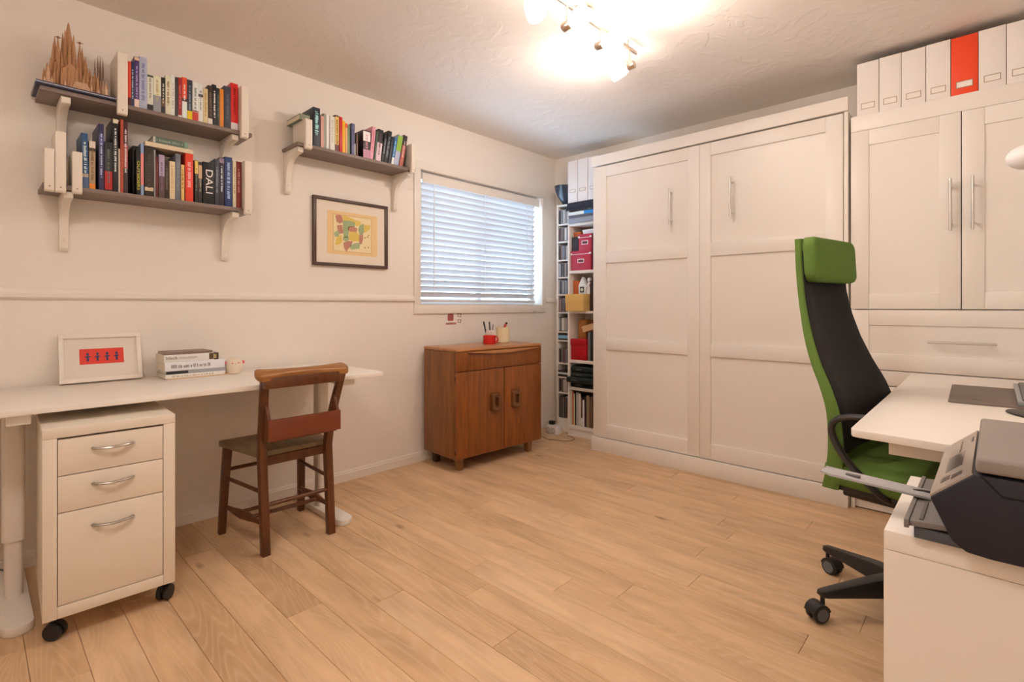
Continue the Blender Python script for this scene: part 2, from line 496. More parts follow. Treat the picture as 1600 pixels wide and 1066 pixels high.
part('tilt_wand', MB().cyl((-.008, -1.402, 1.20), (-.008, -1.400, 1.97), .004, n=8), M((0.7, 0.7, 0.7), 0.3), blind)
pc = part('pull_cord', MB().tube(smoothstep_pts([(-.006, -.325, 1.98), (-.002, -.323, 1.5), (.006, -.320, 1.15), (.020, -.318, 1.055)]), .0014, 6), CORD, blind)
part('tassel', MB().lathe([(.001, .03), (.004, .026), (.0075, .006), (.0065, 0)], (.020, -.318, 1.025), 10), M((0.62, 0.52, 0.42), 0.5), pc)

# ------------------------------------------------------------------ wall bed
bed = thing('wall_bed', 'big white panelled wall bed cabinet filling the back wall', 'wall bed', (1.545, -.23, 0))
part('side_panel', MB().box(.722, -.448, .105, .742, -.02, 2.146), WHITE, bed, bevel=.001)
part('side_panel', MB().box(2.351, -.448, .105, 2.370, -.02, 2.146), WHITE, bed, bevel=.001)
part('top_panel', MB().box(.742, -.43, 2.150, 2.351, -.02, 2.17), WHITE, bed)
part('header', MB().box(.716, -.466, 2.147, 2.373, -.446, 2.221), WHITE, bed, bevel=.0015)
part('plinth', MB().box(.716, -.468, 0, 2.373, -.444, .104), WHITE, bed, bevel=.0015)
part('plinth_return', MB().box(.716, -.444, 0, .736, -.02, .104), WHITE, bed)
part('plinth_return', MB().box(2.353, -.444, 0, 2.373, -.02, .104), WHITE, bed)
ZR = [(.1085, .208), (.768, .850), (1.412, 1.497), (2.058, 2.139)]
def bed_door(xa, xb, sl, sr, hx, hz0, hz1):
    back = part('door', MB().box(xa, -.440, .1085, xb, -.424, 2.139), WHITE, bed)
    part('stile', MB().box(xa, -.455, .1085, xa + sl, -.4385, 2.139), WHITE, back, bevel=.001)
    part('stile', MB().box(xb - sr, -.455, .1085, xb, -.4385, 2.139), WHITE, back, bevel=.001)
    for a, b in ZR:
        part('rail', MB().box(xa + sl + .0006, -.4545, a, xb - sr - .0006, -.4385, b), WHITE, back, bevel=.001)
    for a, b in ((.208, .768), (.850, 1.412), (1.497, 2.058)):
        part('panel', MB().box(xa + sl, -.4412, a, xb - sr, -.4395, b), WHITE, back)
    h = MB().cyl((hx, -.492, hz0), (hx, -.492, hz1), .0062, n=12)
    for z in (hz0 + .03, hz1 - .03):
        h.cyl((hx, -.452, z), (hx, -.492, z), .0048, n=10)
    part('handle', h, STEEL, back, label='brushed steel bar handle')
bed_door(.7445, 1.5515, .096, .081, 1.361, 1.636, 1.885)
bed_door(1.5535, 2.3485, .0705, .083, 1.761, 1.639, 1.888)

# ------------------------------------------------------------------ wardrobe cabinet on the right
cab = thing('wall_cabinet', 'tall white cabinet with two doors over a wide drawer behind the right desk', 'cabinet', (2.83, -.2, 0))
cx0, cx1 = 2.380, 3.284
part('side_panel', MB().box(cx0, -.426, .0, cx0 + .018, -.02, 2.112), WHITE, cab)
part('side_panel', MB().box(cx1 - .018, -.426, .0, cx1, -.02, 2.112), WHITE, cab)
part('top_panel', MB().box(cx0 + .018, -.426, 2.094, cx1 - .018, -.02, 2.112), WHITE, cab)
part('back_panel', MB().box(cx0 + .018, -.03, .05, cx1 - .018, -.02, 2.094), WHITE, cab)
part('header', MB().box(cx0, -.432, 2.030, cx1, -.4265, 2.112), WHITE, cab, bevel=.001)
part('kickboard', MB().box(cx0 + .018, -.404, .0, cx1 - .018, -.39, .007), M((0.10, 0.08, 0.06), 0.8), cab)
part('plinth', MB().box(cx0 + .0185, -.407, .007, cx1 - .0185, -.39, .058), WHITE, cab)
def shaker(name, xa, xb, za, zb, st, rb, rt):
    d = part(name, MB().box(xa, -.427, za, xb, -.412, zb), WHITE, cab)
    part('stile', MB().box(xa, -.4345, za, xa + st, -.4255, zb), WHITE, d, bevel=.0008)
    part('stile', MB().box(xb - st, -.4345, za, xb, -.4255, zb), WHITE, d, bevel=.0008)
    part('rail', MB().box(xa + st + .0006, -.434, za, xb - st - .0006, -.4255, za + rb), WHITE, d, bevel=.0008)
    part('rail', MB().box(xa + st + .0006, -.434, zb - rt, xb - st - .0006, -.4255, zb), WHITE, d, bevel=.0008)
    return d
def bar_handle(d, p0, p1, off, ax):
    h = MB().cyl(p0, p1, .006, n=12)
    for s in (.14, .86):
        q = Vector(p0).lerp(Vector(p1), s)
        h.cyl(q, (q.x, q.y + off, q.z), .0046, n=10)
    part('handle', h, STEEL, d, label='brushed steel bar handle')
d = shaker('door', cx0 + .001, 2.829, 1.0755, 2.028, .080, .080, .081)
bar_handle(d, (2.792, -.472, 1.455), (2.792, -.472, 1.705), .042, 'z')
d = shaker('door', 2.833, cx1 - .001, 1.0755, 2.028, .080, .080, .081)
bar_handle(d, (2.872, -.472, 1.455), (2.872, -.472, 1.705), .042, 'z')
d = shaker('drawer', cx0 + .001, cx1 - .001, .758, 1.071, .080, .083, .079)
bar_handle(d, (2.706, -.472, .913), (2.956, -.472, .913), .042, 'x')
part('fascia_rail', MB().box(cx0, -.431, .676, cx1, -.412, .754), WHITE, cab, bevel=.001)
d = part('drawer', MB().box(cx0 + .001, -.431, .060, cx1 - .001, -.412, .672), WHITE, cab, bevel=.001)

# file boxes along the top
def file_box(name, xa, xb, yf, za, zb, m, label, group, depth=.24, holder=(.28, .72, .055, .085), wrap=True, taper=True):
    t = thing(name, label, 'file box', ((xa + xb) / 2, yf + depth / 2, za), group=group)
    part('spine', MB().box(xa, yf, za, xb, yf + .003, zb), m, t, bevel=.0008)
    th = .003
    b = MB().box(xa, yf + .003, za, xa + th, yf + depth, zb).box(xb - th, yf + .003, za, xb, yf + depth, zb)
    b.box(xa + th, yf + .003, za, xb - th, yf + depth, za + th).box(xa + th, yf + depth - th, za + th, xb - th, yf + depth, zb)
    part('case', b, m, t)
    w = xb - xa
    a, c, z0, z1 = xa + holder[0] * w, xa + holder[1] * w, za + holder[2], za + holder[3]
    fr = MB()
    for q in ((a, z0, c, z0 + .003), (a, z1 - .003, c, z1), (a, z0 + .003, a + .003, z1 - .003), (c - .003, z0 + .003, c, z1 - .003)):
        fr.box(q[0], yf - .0016, q[1], q[2], yf + .0005, q[3])
    h = part('label_holder', fr, M((0.42, 0.34, 0.25), 0.35, metal=0.6), t)
    part('label_card', MB().box(a + .003, yf - .0007, z0 + .003, c - .003, yf + .0004, z1 - .003), M((0.82, 0.80, 0.76), 0.7), h)
    return t
BOXWHITE = M((0.80, 0.775, 0.75), 0.55, vary=0.01)
edges = [2.404, 2.503, 2.597, 2.696, 2.791, 2.891, 2.987, 3.083, 3.18, 3.275]
names = ['white file box at the left end of the row on the tall cabinet',
         'second white file box from the left on the tall cabinet',
         'third white file box from the left on the tall cabinet',
         'white file box touching the left of the orange red one, on the tall cabinet',
         'orange red file box in the row of white ones on the tall cabinet',
         'white file box touching the right of the orange red one, on the tall cabinet',
         'white file box at the right edge of the photo, on the tall cabinet']
for i, n in enumerate(names):
    red = i == 4
    file_box('file_box', edges[i] + .0012, edges[i + 1] - .0012, -.412, 2.113, 2.398 + .002 * (i % 2), M('#e2401c', 0.5, vary=.02) if red else BOXWHITE, n, 'file boxes along the top of the tall cabinet', holder=(.19, .82, .036, .068))

# ---- tables of the books: y from, y to, height, cover, bands, print, label, options
TOP_SHELF_BOOKS = [
  (-3.239, -3.223, 0.196, '#d8442c', [(0, 0.19, '#5a2320')], None, 'orange red paperback beside the white bookend, first on the top left shelf', {}),
  (-3.223, -3.211, 0.199, '#2f3550', [], '#c8c4d0', 'slim navy book between the orange red and the purple spines, top left shelf', {}),
  (-3.211, -3.193, 0.226, '#4c3258', [(0.93, 0.99, '#e0b080'), (0, 0.17, '#e6bfa2')], '#b89ac8', 'tall purple paperback with peach label at its foot, top left shelf', {}),
  (-3.193, -3.164, 0.233, '#aaa2a6', [], '#77738a', 'tall thick lavender grey paperback on the top left shelf', {}),
  (-3.164, -3.141, 0.165, '#cdbfa2', [(0, 0.18, '#2c2624'), (0.92, 0.98, '#4a3a26')], '#8c7a5c', 'short cream book with black foot and brown head, top left shelf', {}),
  (-3.141, -3.111, 0.165, '#d9c8a4', [(0, 0.47, '#8d8580')], '#b89a60', 'cream book with grey lower half and small golden emblem, top left shelf', {}),
  (-3.111, -3.095, 0.166, '#2a2420', [(0.2, 0.4, '#6a4a32')], '#d8c49c', 'slim black book with cream title lettering, top left shelf', {}),
  (-3.095, -3.073, 0.181, '#d8c4a0', [], '#8c7048', 'beige paperback with brown lettering right of the slim black one, top left shelf', {}),
  (-3.073, -3.057, 0.188, '#ded0b8', [], '#a8906a', 'off white paperback left of the dark grey spine, top left shelf', {}),
  (-3.057, -3.045, 0.184, '#38332f', [], None, 'dark grey spine wedged between off white and crimson books, top left shelf', {}),
  (-3.045, -3.029, 0.188, '#9c2424', [(0, 0.07, '#e8d8c8')], '#d06a5a', 'crimson paperback next to the orange and white one, top left shelf', {}),
  (-3.029, -3.008, 0.194, '#dc4a2c', [(0.42, 0.49, '#2c2622'), (0, 0.42, '#d8d0c8')], '#f0c8b0', 'paperback with orange upper and white lower half, top left shelf', {}),
  (-3.008, -2.987, 0.189, '#37373c', [(0, 0.23, '#e8b414')], '#8a8a90', 'charcoal paperback with yellow foot, top left shelf', {}),
  (-2.987, -2.962, 0.184, '#dccdb8', [(0.23, 0.28, '#a06058'), (0, 0.23, '#c43a2c')], '#7a7468', 'white paperback with red foot, top left shelf', {}),
  (-2.962, -2.942, 0.186, '#d6c8b4', [(0.65, 0.73, '#3a3430')], '#7a6a5a', 'white paperback with one dark stripe, top left shelf', {}),
  (-2.942, -2.921, 0.169, '#cfb07c', [], '#a8803c', 'short yellowish tan paperback, top left shelf', {}),
  (-2.921, -2.901, 0.189, '#3a2a22', [(0.01, 0.16, '#d8c4a8')], '#7a5a42', 'dark brown book with pale foot label, top left shelf', {}),
  (-2.901, -2.884, 0.2, '#1e1c1b', [], '#e8dcc8', 'black book with large pale lettering right of the dark brown one, top left shelf', {}),
  (-2.884, -2.869, 0.188, '#28302c', [], '#50605a', 'slim blackish green book left of the orange spine, top left shelf', {}),
  (-2.869, -2.85, 0.19, '#dc7a24', [], None, 'slim plain orange book, top left shelf', {}),
  (-2.85, -2.819, 0.209, '#3f3b40', [], '#5f5b62', 'thick charcoal book left of the bright red one, top left shelf', {}),
  (-2.819, -2.786, 0.234, '#d4221a', [(0, 0.16, '#d9c2b4')], '#8a1410', 'thick bright red book with white foot, last on the top left shelf', {}),
]
MIDDLE_SHELF_BOOKS = [
  (-3.387, -3.366, 0.23, '#2c4a66', [(0.2, 0.27, '#b0947a'), (0, 0.2, '#4a5a72')], '#c8c8d4', 'blue book with pale lettering nearest the white brackets, middle left shelf', {'tilt': -1}),
  (-3.366, -3.345, 0.204, '#a8845c', [(0.85, 0.99, '#d6b8a0'), (0.78, 0.85, '#3c2c22'), (0, 0.12, '#dc7a1c')], '#7c5c3c', 'tan picture book with white head and orange foot, middle left shelf', {}),
  (-3.335, -3.317, 0.282, '#322c44', [(0.68, 0.84, '#4a4468')], '#b4aec4', 'tall indigo book with pale title lettering, middle left shelf', {}),
  (-3.315, -3.288, 0.211, '#22211e', [(0.03, 0.41, '#a81c1a')], '#6a6658', 'black book with red lower third, middle left shelf', {}),
  (-3.287, -3.269, 0.319, '#1d1a1a', [(0.93, 0.99, '#d8c09a')], '#e0d2bc', 'tallest black book with white lettering and cream head, middle left shelf', {}),
  (-3.268, -3.261, 0.191, '#c8a484', [], None, 'thin beige booklet right of the tallest black book, middle left shelf', {}),
  (-3.26, -3.25, 0.321, '#b4482e', [], '#7c2c1c', 'thin tall rust red book, middle left shelf', {}),
  (-3.25, -3.234, 0.315, '#4a2220', [(0.35, 0.68, '#a04a3a'), (0.02, 0.35, '#3a2a28')], '#d8c0b0', 'tall dark maroon magazine volume left of the gap, middle left shelf', {}),
  (-3.204, -3.19, 0.207, '#171615', [], ('OUTSIDERS', '#d8c03c'), 'slim black book with yellow capital lettering, middle left shelf', {'depth': 0.058}),
  (-3.188, -3.176, 0.233, '#8a93a4', [(0.2, 0.81, '#d87a6c')], None, 'slim grey blue book with long pink band, middle left shelf', {'depth': 0.058}),
  (-3.173, -3.14, 0.226, '#33251a', [(0.11, 0.19, '#c8ab80')], '#5a4432', 'thick dark brown cloth volume with one cream label, middle left shelf', {}),
  (-3.139, -3.132, 0.216, '#8a7a70', [], None, 'very thin grey booklet beside the thick brown volume, middle left shelf', {}),
  (-3.132, -3.121, 0.185, '#5c1f1a', [], '#8a3a30', 'slim dark red book left of the lilac one, middle left shelf', {}),
  (-3.12, -3.098, 0.197, '#a88a94', [(0, 0.51, '#5a4038')], '#7a5a64', 'paperback with lilac upper and brown lower half, middle left shelf', {}),
  (-3.098, -3.08, 0.177, '#35241a', [], '#7a6048', 'dark brown book between lilac and cream spines, middle left shelf', {}),
  (-3.079, -3.057, 0.176, '#dcb888', [], '#c49a64', 'cream paperback under the flat books, middle left shelf', {}),
  (-3.055, -3.034, 0.216, '#6c6664', [], '#8c8684', 'ribbed grey book right of the cream one, middle left shelf', {}),
  (-3.033, -3.019, 0.169, '#dca860', [], '#8a5a28', 'short tan paperback left of the big red book, middle left shelf', {}),
  (-3.016, -2.983, 0.226, '#d83a20', [], '#f0a090', 'thick bright vermilion book under the flat pile, middle left shelf', {}),
  (-2.977, -2.962, 0.202, '#2e2820', [(0.68, 0.99, '#e0b050')], '#7a7458', 'dark book with yellow upper third, middle left shelf', {}),
  (-2.961, -2.945, 0.198, '#362c28', [(0.92, 0.99, '#2a2420'), (0.59, 0.92, '#c49468')], '#a89070', 'dark book with tan upper third left of the widest black spine, middle left shelf', {}),
  (-2.941, -2.891, 0.203, '#191716', [], ('DALI', '#f0e8dc'), 'wide black art book with large white capitals, middle left shelf', {}),
  (-2.891, -2.872, 0.226, '#3c3a3c', [], '#8a888c', 'charcoal book right of the wide black art book, middle left shelf', {}),
  (-2.872, -2.849, 0.236, '#342a30', [(0.89, 0.99, '#8a7074')], '#c8c4cc', 'dark plum book with pale lettering left of the navy one, middle left shelf', {}),
  (-2.847, -2.813, 0.246, '#28365a', [], '#a4a8c4', 'thick navy blue book, middle left shelf', {}),
  (-2.811, -2.795, 0.231, '#d8bc94', [], '#b08c5c', 'slim cream book right of the navy one, middle left shelf', {}),
  (-2.794, -2.77, 0.234, '#7c2c22', [], '#c08068', 'brick red book beside the right bookend, last on the middle left shelf', {}),
]
MAP_SHELF_BOOKS = [
  (-2.397, -2.357, 0.219, '#23282c', [], '#a8d0dc', 'big charcoal book with pale blue lettering, first on the shelf over the map', {}),
  (-2.353, -2.336, 0.182, '#cf9078', [], None, 'slim salmon book, shelf over the map', {}),
  (-2.335, -2.32, 0.2, '#958a6e', [], None, 'slim olive grey book, shelf over the map', {}),
  (-2.319, -2.301, 0.195, '#dccab4', [], None, 'slim white book right of the olive grey one, shelf over the map', {}),
  (-2.299, -2.268, 0.195, '#d4c2a8', [], '#bca888', 'thick cream book, shelf over the map', {}),
  (-2.265, -2.241, 0.211, '#4a2a1a', [(0.19, 0.96, '#d8a850'), (0, 0.19, '#5a1a18')], '#6a3a14', 'brown book with golden panel and lettering, shelf over the map', {}),
  (-2.24, -2.221, 0.206, '#bc1a14', [], None, 'plain red book, shelf over the map', {}),
  (-2.221, -2.204, 0.188, '#e8a418', [], '#c8861a', 'yellow orange book, shelf over the map', {}),
  (-2.203, -2.189, 0.179, '#d89660', [(0.85, 0.99, '#d8441c')], None, 'slim peach book with red head, shelf over the map', {}),
  (-2.189, -2.172, 0.175, '#6c7854', [], '#8a9468', 'slim grey green book, shelf over the map', {}),
  (-2.163, -2.142, 0.188, '#5c586c', [], '#44405e', 'violet blue book, shelf over the map', {}),
  (-2.148, -2.136, 0.073, '#e0cfc0', [], None, 'short thin white booklet right of the violet blue book, shelf over the map', {}),
  (-2.132, -2.122, 0.138, '#6c4a38', [], None, 'thin brown book left of the cream and dark pink one, shelf over the map', {}),
  (-2.087, -2.038, 0.17, '#3c2c2a', [(0.61, 0.96, '#e6cdb8'), (0, 0.32, '#b0707a')], '#c87a80', 'thick book with cream head, red emblem and dark pink foot, shelf over the map', {}),
  (-2.044, -2.02, 0.205, '#d88a8c', [], '#b85a62', 'tall leaning pink book, shelf over the map', {'tilt': 6}),
  (-2.017, -2.003, 0.183, '#3f4a34', [], None, 'thin leaning dark green book, shelf over the map', {'tilt': 6.5}),
  (-2.002, -1.966, 0.2, '#23201f', [(0, 0.58, '#cfa8a0')], '#5a2c34', 'leaning black book with pale floral lower half, shelf over the map', {'tilt': 6.6}),
  (-1.963, -1.942, 0.177, '#1d1b1b', [], '#8a8480', 'leaning black book right of the floral one, shelf over the map', {'tilt': 8}),
  (-1.94, -1.915, 0.208, '#1c1c1e', [], '#7a7874', 'taller leaning black book in the middle of the leaning row, shelf over the map', {'tilt': 9}),
  (-1.912, -1.894, 0.176, '#26262c', [], None, 'leaning slate book left of the blue one, shelf over the map', {'tilt': 9}),
  (-1.892, -1.874, 0.175, '#2f6690', [(0, 0.26, '#d8ccb8')], '#a8c8dc', 'slim leaning blue book with white foot, shelf over the map', {'tilt': 9.5}),
  (-1.872, -1.837, 0.2, '#a09aa2', [(0.46, 0.98, '#84a028')], None, 'leaning book with lime green head and lilac foot, shelf over the map', {'tilt': 10.5}),
  (-1.833, -1.805, 0.208, '#2c2422', [(0, 0.68, '#a8503c')], '#d8a890', 'leaning black and rust book, last on the shelf over the map', {'tilt': 11}),
]
# ------------------------------------------------------------------ wall shelves with brackets
SHELFWOOD = wood('grey brown shelf board', own('#8a6e5c'), own('#6a5244'), (25, 2, 25), 0.5)
BRACKET = M((0.78, 0.735, 0.66), 0.5, vary=.03, scale=25)
def bracket_mesh(y0, y1, zb):
    pts = [(.001, zb), (.178, zb), (.190, zb - .006), (.190, zb - .030), (.165, zb - .034)]
    for k in range(7):
        a = R(90 - 90 * k / 6)
        pts.append((.150 - .112 * math.sin(R(90 * k / 6)) , zb - .034 - .105 * (1 - math.cos(R(90 * k / 6)))))
    pts += [(.032, zb - .18), (.030, zb - .222), (.022, zb - .234), (.008, zb - .236), (.001, zb - .232)]
    return MB().prism(pts, 'yz' if False else 'xz', y0, y1)
def wall_shelf(label, ya, yb, zb, th, br):
    t = thing('wall_shelf', label, 'shelf', (.1, (ya + yb) / 2, zb), group='wall shelves with white brackets')
    part('shelf_board', MB().box(.001, ya, zb, .200, yb, zb + th), SHELFWOOD, t, bevel=.001)
    for y in br:
        b = part('bracket', bracket_mesh(y - .015, y + .015, zb), BRACKET, t, bevel=.0015, label='white wooden shelf bracket')
        part('screw', MB().lathe([(.0035, 0), (.0035, .001), (.001, .0018)], (.031, y, zb - .19), 8, axis='x'), STEEL, b)
wall_shelf('topmost wall shelf at the left holding the spired model and a row of books', -3.520, -2.724, 1.951, .018, (-3.440, -2.800))
wall_shelf('wall shelf under the topmost one holding the wide black art book', -3.512, -2.722, 1.565, .018, (-3.432, -2.797))
wall_shelf('wall shelf over the framed map', -2.492, -1.716, 1.965, .018, (-2.468, -1.752))

def bookend(label, y0, y1, z0, z1, arm, shelf_top):
    x0, x1 = .2008, .227
    zs0 = shelf_top + .0006
    pts = [(x0, z0 + .012), (x0 + .006, z0), (x1 - .004, z0 + .004), (x1, z0 + .012), (x1, z1 - .004), (x1 - .004, z1), (x1 - arm, z1), (x1 - arm - .006, z1 - .006), (x1 - arm - .004, z1 - .026), (x1 - arm + .004, zs0), (x0 - .002, zs0), (x0 - .0005, zs0 - .004)]
    zs = z0 + .038
    t = thing('bookend_bracket', label, 'bookend', ((x0 + x1) / 2, (y0 + y1) / 2, z0), group='upturned white brackets used as bookends')
    part('bracket_arm', MB().prism(pts, 'xz', y0, y1), BRACKET, t, bevel=.0015)
    part('screw_hole', MB().lathe([(.003, 0), (.003, .0006)], (x1 - .0003, (y0 + y1) / 2, z0 + .02), 8, axis='x'), M((.3, .26, .22), .8), t)
bookend('tall white bracket between the spired model and the orange red book', -3.277, -3.2415, 1.913, 2.182, .17, 1.969)
bookend('white bracket holding the bright red book at the right end of the topmost shelf', -2.783, -2.749, 1.930, 2.190, .17, 1.969)
bookend('short white bracket at the far left end of the middle left shelf', -3.508, -3.478, 1.547, 1.718, .15, 1.583)
bookend('tallest white bracket at the left end of the middle left shelf', -3.476, -3.443, 1.547, 1.792, .15, 1.583)
bookend('short white bracket right before the blue book on the middle left shelf', -3.424, -3.3925, 1.550, 1.722, .17, 1.583)
bookend('white bracket beside the brick red book on the middle left shelf', -2.767, -2.733, 1.550, 1.820, .17, 1.583)
bookend('short white bracket at the left end of the shelf over the map', -2.457, -2.4195, 1.950, 2.113, .16, 1.983)
bookend('white bracket at the right end of the shelf over the map', -1.762, -1.738, 1.948, 2.135, .17, 1.983)

# ------------------------------------------------------------------ books
def cover(h):
    return M(h, 0.42, vary=.06, scale=120, spec=.45)
def book(y0, y1, h, col, bands, print_col, label, opt, z, group, xs=.187, depth=None, name='book'):
    w = max(y1 - y0 - .0006, .003)
    dp = depth or opt.get('depth') or min(.172, max(.105, h * rng.uniform(.62, .74)))
    xs = xs + rng.uniform(-.003, .002)
    tilt = opt.get('tilt', 0)
    if tilt > 0: ly0, ly1, piv = -w, 0, y1
    elif tilt < 0: ly0, ly1, piv = 0, w, y0
    else: ly0, ly1, piv = -w / 2, w / 2, (y0 + y1) / 2
    t = thing(name, label, 'book', (xs - dp / 2, piv, z), group=group, rot=(R(-tilt), 0, 0), local=True)
    X_ = dp / 2
    tk = min(.0022, w * .16)
    c = MB().box(X_ - tk, ly0, 0, X_, ly1, h).box(-X_, ly0, 0, X_ - tk, ly0 + tk, h).box(-X_, ly1 - tk, 0, X_ - tk, ly1, h)
    part('cover', c, cover(col), t, bevel=min(.0008, tk * .4))
    part('pages', MB().box(-X_ + .003, ly0 + tk, .003, X_ - tk, ly1 - tk, h - .004), PAPER, t)
    for f0, f1, bc in bands:
        part('spine_band', MB().box(X_ - .0005, ly0 + .0002, f0 * h + .0006, X_ + .0004, ly1 - .0002, f1 * h - .0006), cover(bc), t)
    xx = X_ + .0006
    if isinstance(print_col, tuple):
        word, pc = print_col
        ln = h * (.62 if word == 'OUTSIDERS' else .56)
        zc = h * (.42 if word == 'OUTSIDERS' else .54)
        lettering('spine_lettering', word, min(w * (1.0 if word == 'OUTSIDERS' else .88), .05), M(pc, .5), t, (xx, (ly0 + ly1) / 2, zc), (0, 0, -1), (0, 1, 0), length=ln, local=True)
    elif print_col:
        mb = MB(); zz = h * rng.uniform(.80, .9); stop = h * rng.uniform(.16, .34); cy = (ly0 + ly1) / 2; hw = w * rng.uniform(.16, .26)
        while zz > stop:
            dz = rng.uniform(.0022, .0055)
            a = cy - hw * rng.uniform(.6, 1); b = cy + hw * rng.uniform(.5, 1)
            mb.box(xx - .0008, a, zz - dz, xx, b, zz); zz -= dz + rng.choice((.0012, .0016, .0016, .006))
        part('spine_print', mb, M(print_col, .6), t)
    return t
for r in TOP_SHELF_BOOKS:
    book(*r, 1.969, 'books on the topmost wall shelf')
for r in MIDDLE_SHELF_BOOKS:
    book(*r, 1.583, 'books on the middle left wall shelf')
for r in MAP_SHELF_BOOKS:
    book(*r, 1.983, 'books on the shelf over the map')
book(-3.205, -3.176, .232, '#121112', [], None, 'tall black album standing deeper behind the slim black book with yellow capitals', {}, 1.583, 'books on the middle left wall shelf', xs=.122, depth=.118)

def flat_book(y0, y1, x0, x1, z, h, col, label, group, print_col=None, rotz=0.0, bands=(), cat='book', soft=False):
    """Book lying flat, spine to the room (+x)."""
    t = thing('book', label, cat, ((x0 + x1) / 2, (y0 + y1) / 2, z), rotz=rotz or 1e-6, group=group)
    a, b = (x1 - x0) / 2, (y1 - y0) / 2
    tk = min(.0022, h * .18)
    c = MB().box(a - tk, -b, 0, a, b, h).box(-a, -b, 0, a - tk, b, tk).box(-a, -b, h - tk, a - tk, b, h)
    part('cover', c, cover(col), t, bevel=min(.0008, tk * .4))
    part('pages', MB().box(-a + .003, -b + .003, tk, a - tk, b - .003, h - tk), PAPER, t)
    for f0, f1, z0, z1, bc in bands:
        part('spine_band', MB().box(a - .0005, -b + f0 * 2 * b, z0 * h + .0003, a + .0004, -b + f1 * 2 * b, z1 * h - .0003), cover(bc), t)
    if print_col:
        mb = MB(); yy = -b * .8
        while yy < b * rng.uniform(.3, .8):
            d = rng.uniform(.002, .006)
            mb.box(a - .0002, yy, h * .3, a + .0006, yy + d, h * rng.uniform(.55, .72)); yy += d + rng.choice((.0014, .0016, .006))
        part('spine_print', mb, M(print_col, .6), t)
    return t
flat_book(-3.172, -2.982, .045, .186, 1.8102, .0205, '#d3b48c', 'big cream book lying flat across the standing books of the middle left shelf', 'flat pile on the middle left shelf')
flat_book(-3.142, -3.005, .06, .184, 1.8310, .030, '#59604e', 'green grey book lying on the big flat cream one', 'flat pile on the middle left shelf', print_col='#8a8c74', bands=((0, .07, .05, .95, '#b4a890'), (.9, 1, .05, .95, '#7c9070')))
flat_book(-2.474, -2.418, .02, .192, 2.1132, .030, '#7a7458', 'olive box lying on the left bookend of the shelf over the map', 'left end of the shelf over the map', cat='box')
b = book(-2.417, -2.4135, .16, '#c8b8a2', [], None, 'thin pale book behind the left bookend of the shelf over the map', {}, 1.983, 'books on the shelf over the map', xs=.18)

# ------------------------------------------------------------------ spired model
model = thing('cathedral_model', 'tan cardboard model of a many spired cathedral on the topmost wall shelf', 'model', (.11, -3.39, 1.9695))
TANC = M('#b27a50', .75, vary=.22, scale=160, bump=.5)
TANL = M('#d2a078', .75, vary=.15, scale=160, bump=.4)
NAVY = M('#2c2c3c', .5)
part('base_board', MB().box(.012, -3.532, 1.9695, .214, -3.2805, 1.9755), NAVY, model, bevel=.001)
part('base_board_rim', MB().box(.010, -3.535, 1.9755, .216, -3.279, 1.9785), M('#b8a8a0', .6), model)
part('base_ground', MB().box(.012, -3.532, 1.9785, .214, -3.281, 1.9835), NAVY, model)
Z0 = 1.9835
def spire(x, y, r, top, m=TANC, star=False, n=8):
    mb = MB(); h = top - Z0; prof = [(r, 0)]
    rows = 13
    for i in range(1, rows + 1):
        f = i / rows
        rad = r * (1 - .12 * f) if f < .70 else r * (.9 - 2.3 * (f - .70))
        prof += [(rad * 1.06, h * (f - .02)), (rad * .9, h * f)]
    prof += [(r * .05, h * 1.03)]
    mb.lathe(prof, (x, y, Z0), n)
    t = part('tower', mb, m, model, ang=20)
    for k in range(n):
        a = 2 * math.pi * (k + .5) / n
        for q in (0.30, .48):
            pass
    if star:
        s = MB().ball((x, y, top + .004), .0055, n=6, m=4).cyl((x, y - .011, top + .004), (x, y + .011, top + .004), .0014, n=5)
        part('finial', s, M('#8a5a40', .7), t)
    return t
for a in ((.105, -3.424, .019, 2.278), (.130, -3.437, .009, 2.235), (.130, -3.410, .009, 2.225), (.080, -3.440, .009, 2.24), (.080, -3.405, .009, 2.232), (.118, -3.446, .007, 2.20), (.142, -3.424, .008, 2.19)):
    spire(*a)
for a in ((.14, -3.460, .009, 2.195, TANC, True), (.11, -3.468, .009, 2.205), (.085, -3.458, .009, 2.19), (.13, -3.474, .008, 2.17), (.15, -3.484, .007, 2.10), (.12, -3.492, .007, 2.09), (.10, -3.500, .006, 2.07), (.145, -3.448, .007, 2.13), (.155, -3.470, .006, 2.09)):
    spire(*a)
for a in ((.12, -3.389, .008, 2.205, TANC, True), (.11, -3.380, .008, 2.19), (.13, -3.372, .008, 2.15), (.10, -3.364, .007, 2.13), (.14, -3.358, .007, 2.10), (.12, -3.350, .006, 2.08)):
    spire(*a)
for i, yy in enumerate((-3.336, -3.327, -3.318, -3.310)):
    spire(.10 + .01 * (i % 2), yy, .0042, 2.165 + (0, .012, .018, .008)[i], M('#8c6650', .75, vary=.2, scale=160), n=6)
def gable(x0, x1, ya, yb, z1, zr, m):
    return MB().prism([(ya, Z0), (yb, Z0), (yb, z1), ((ya + yb) / 2, zr), (ya, z1)], 'yz', x0, x1)
part('nave', gable(.04, .185, -3.450, -3.400, 2.062, 2.09, TANC), TANC, model)
part('transept', MB().prism([(.06, Z0), (.15, Z0), (.15, 2.055), (.105, 2.085), (.06, 2.055)], 'xz', -3.488, -3.33), TANC, model)
but = MB()
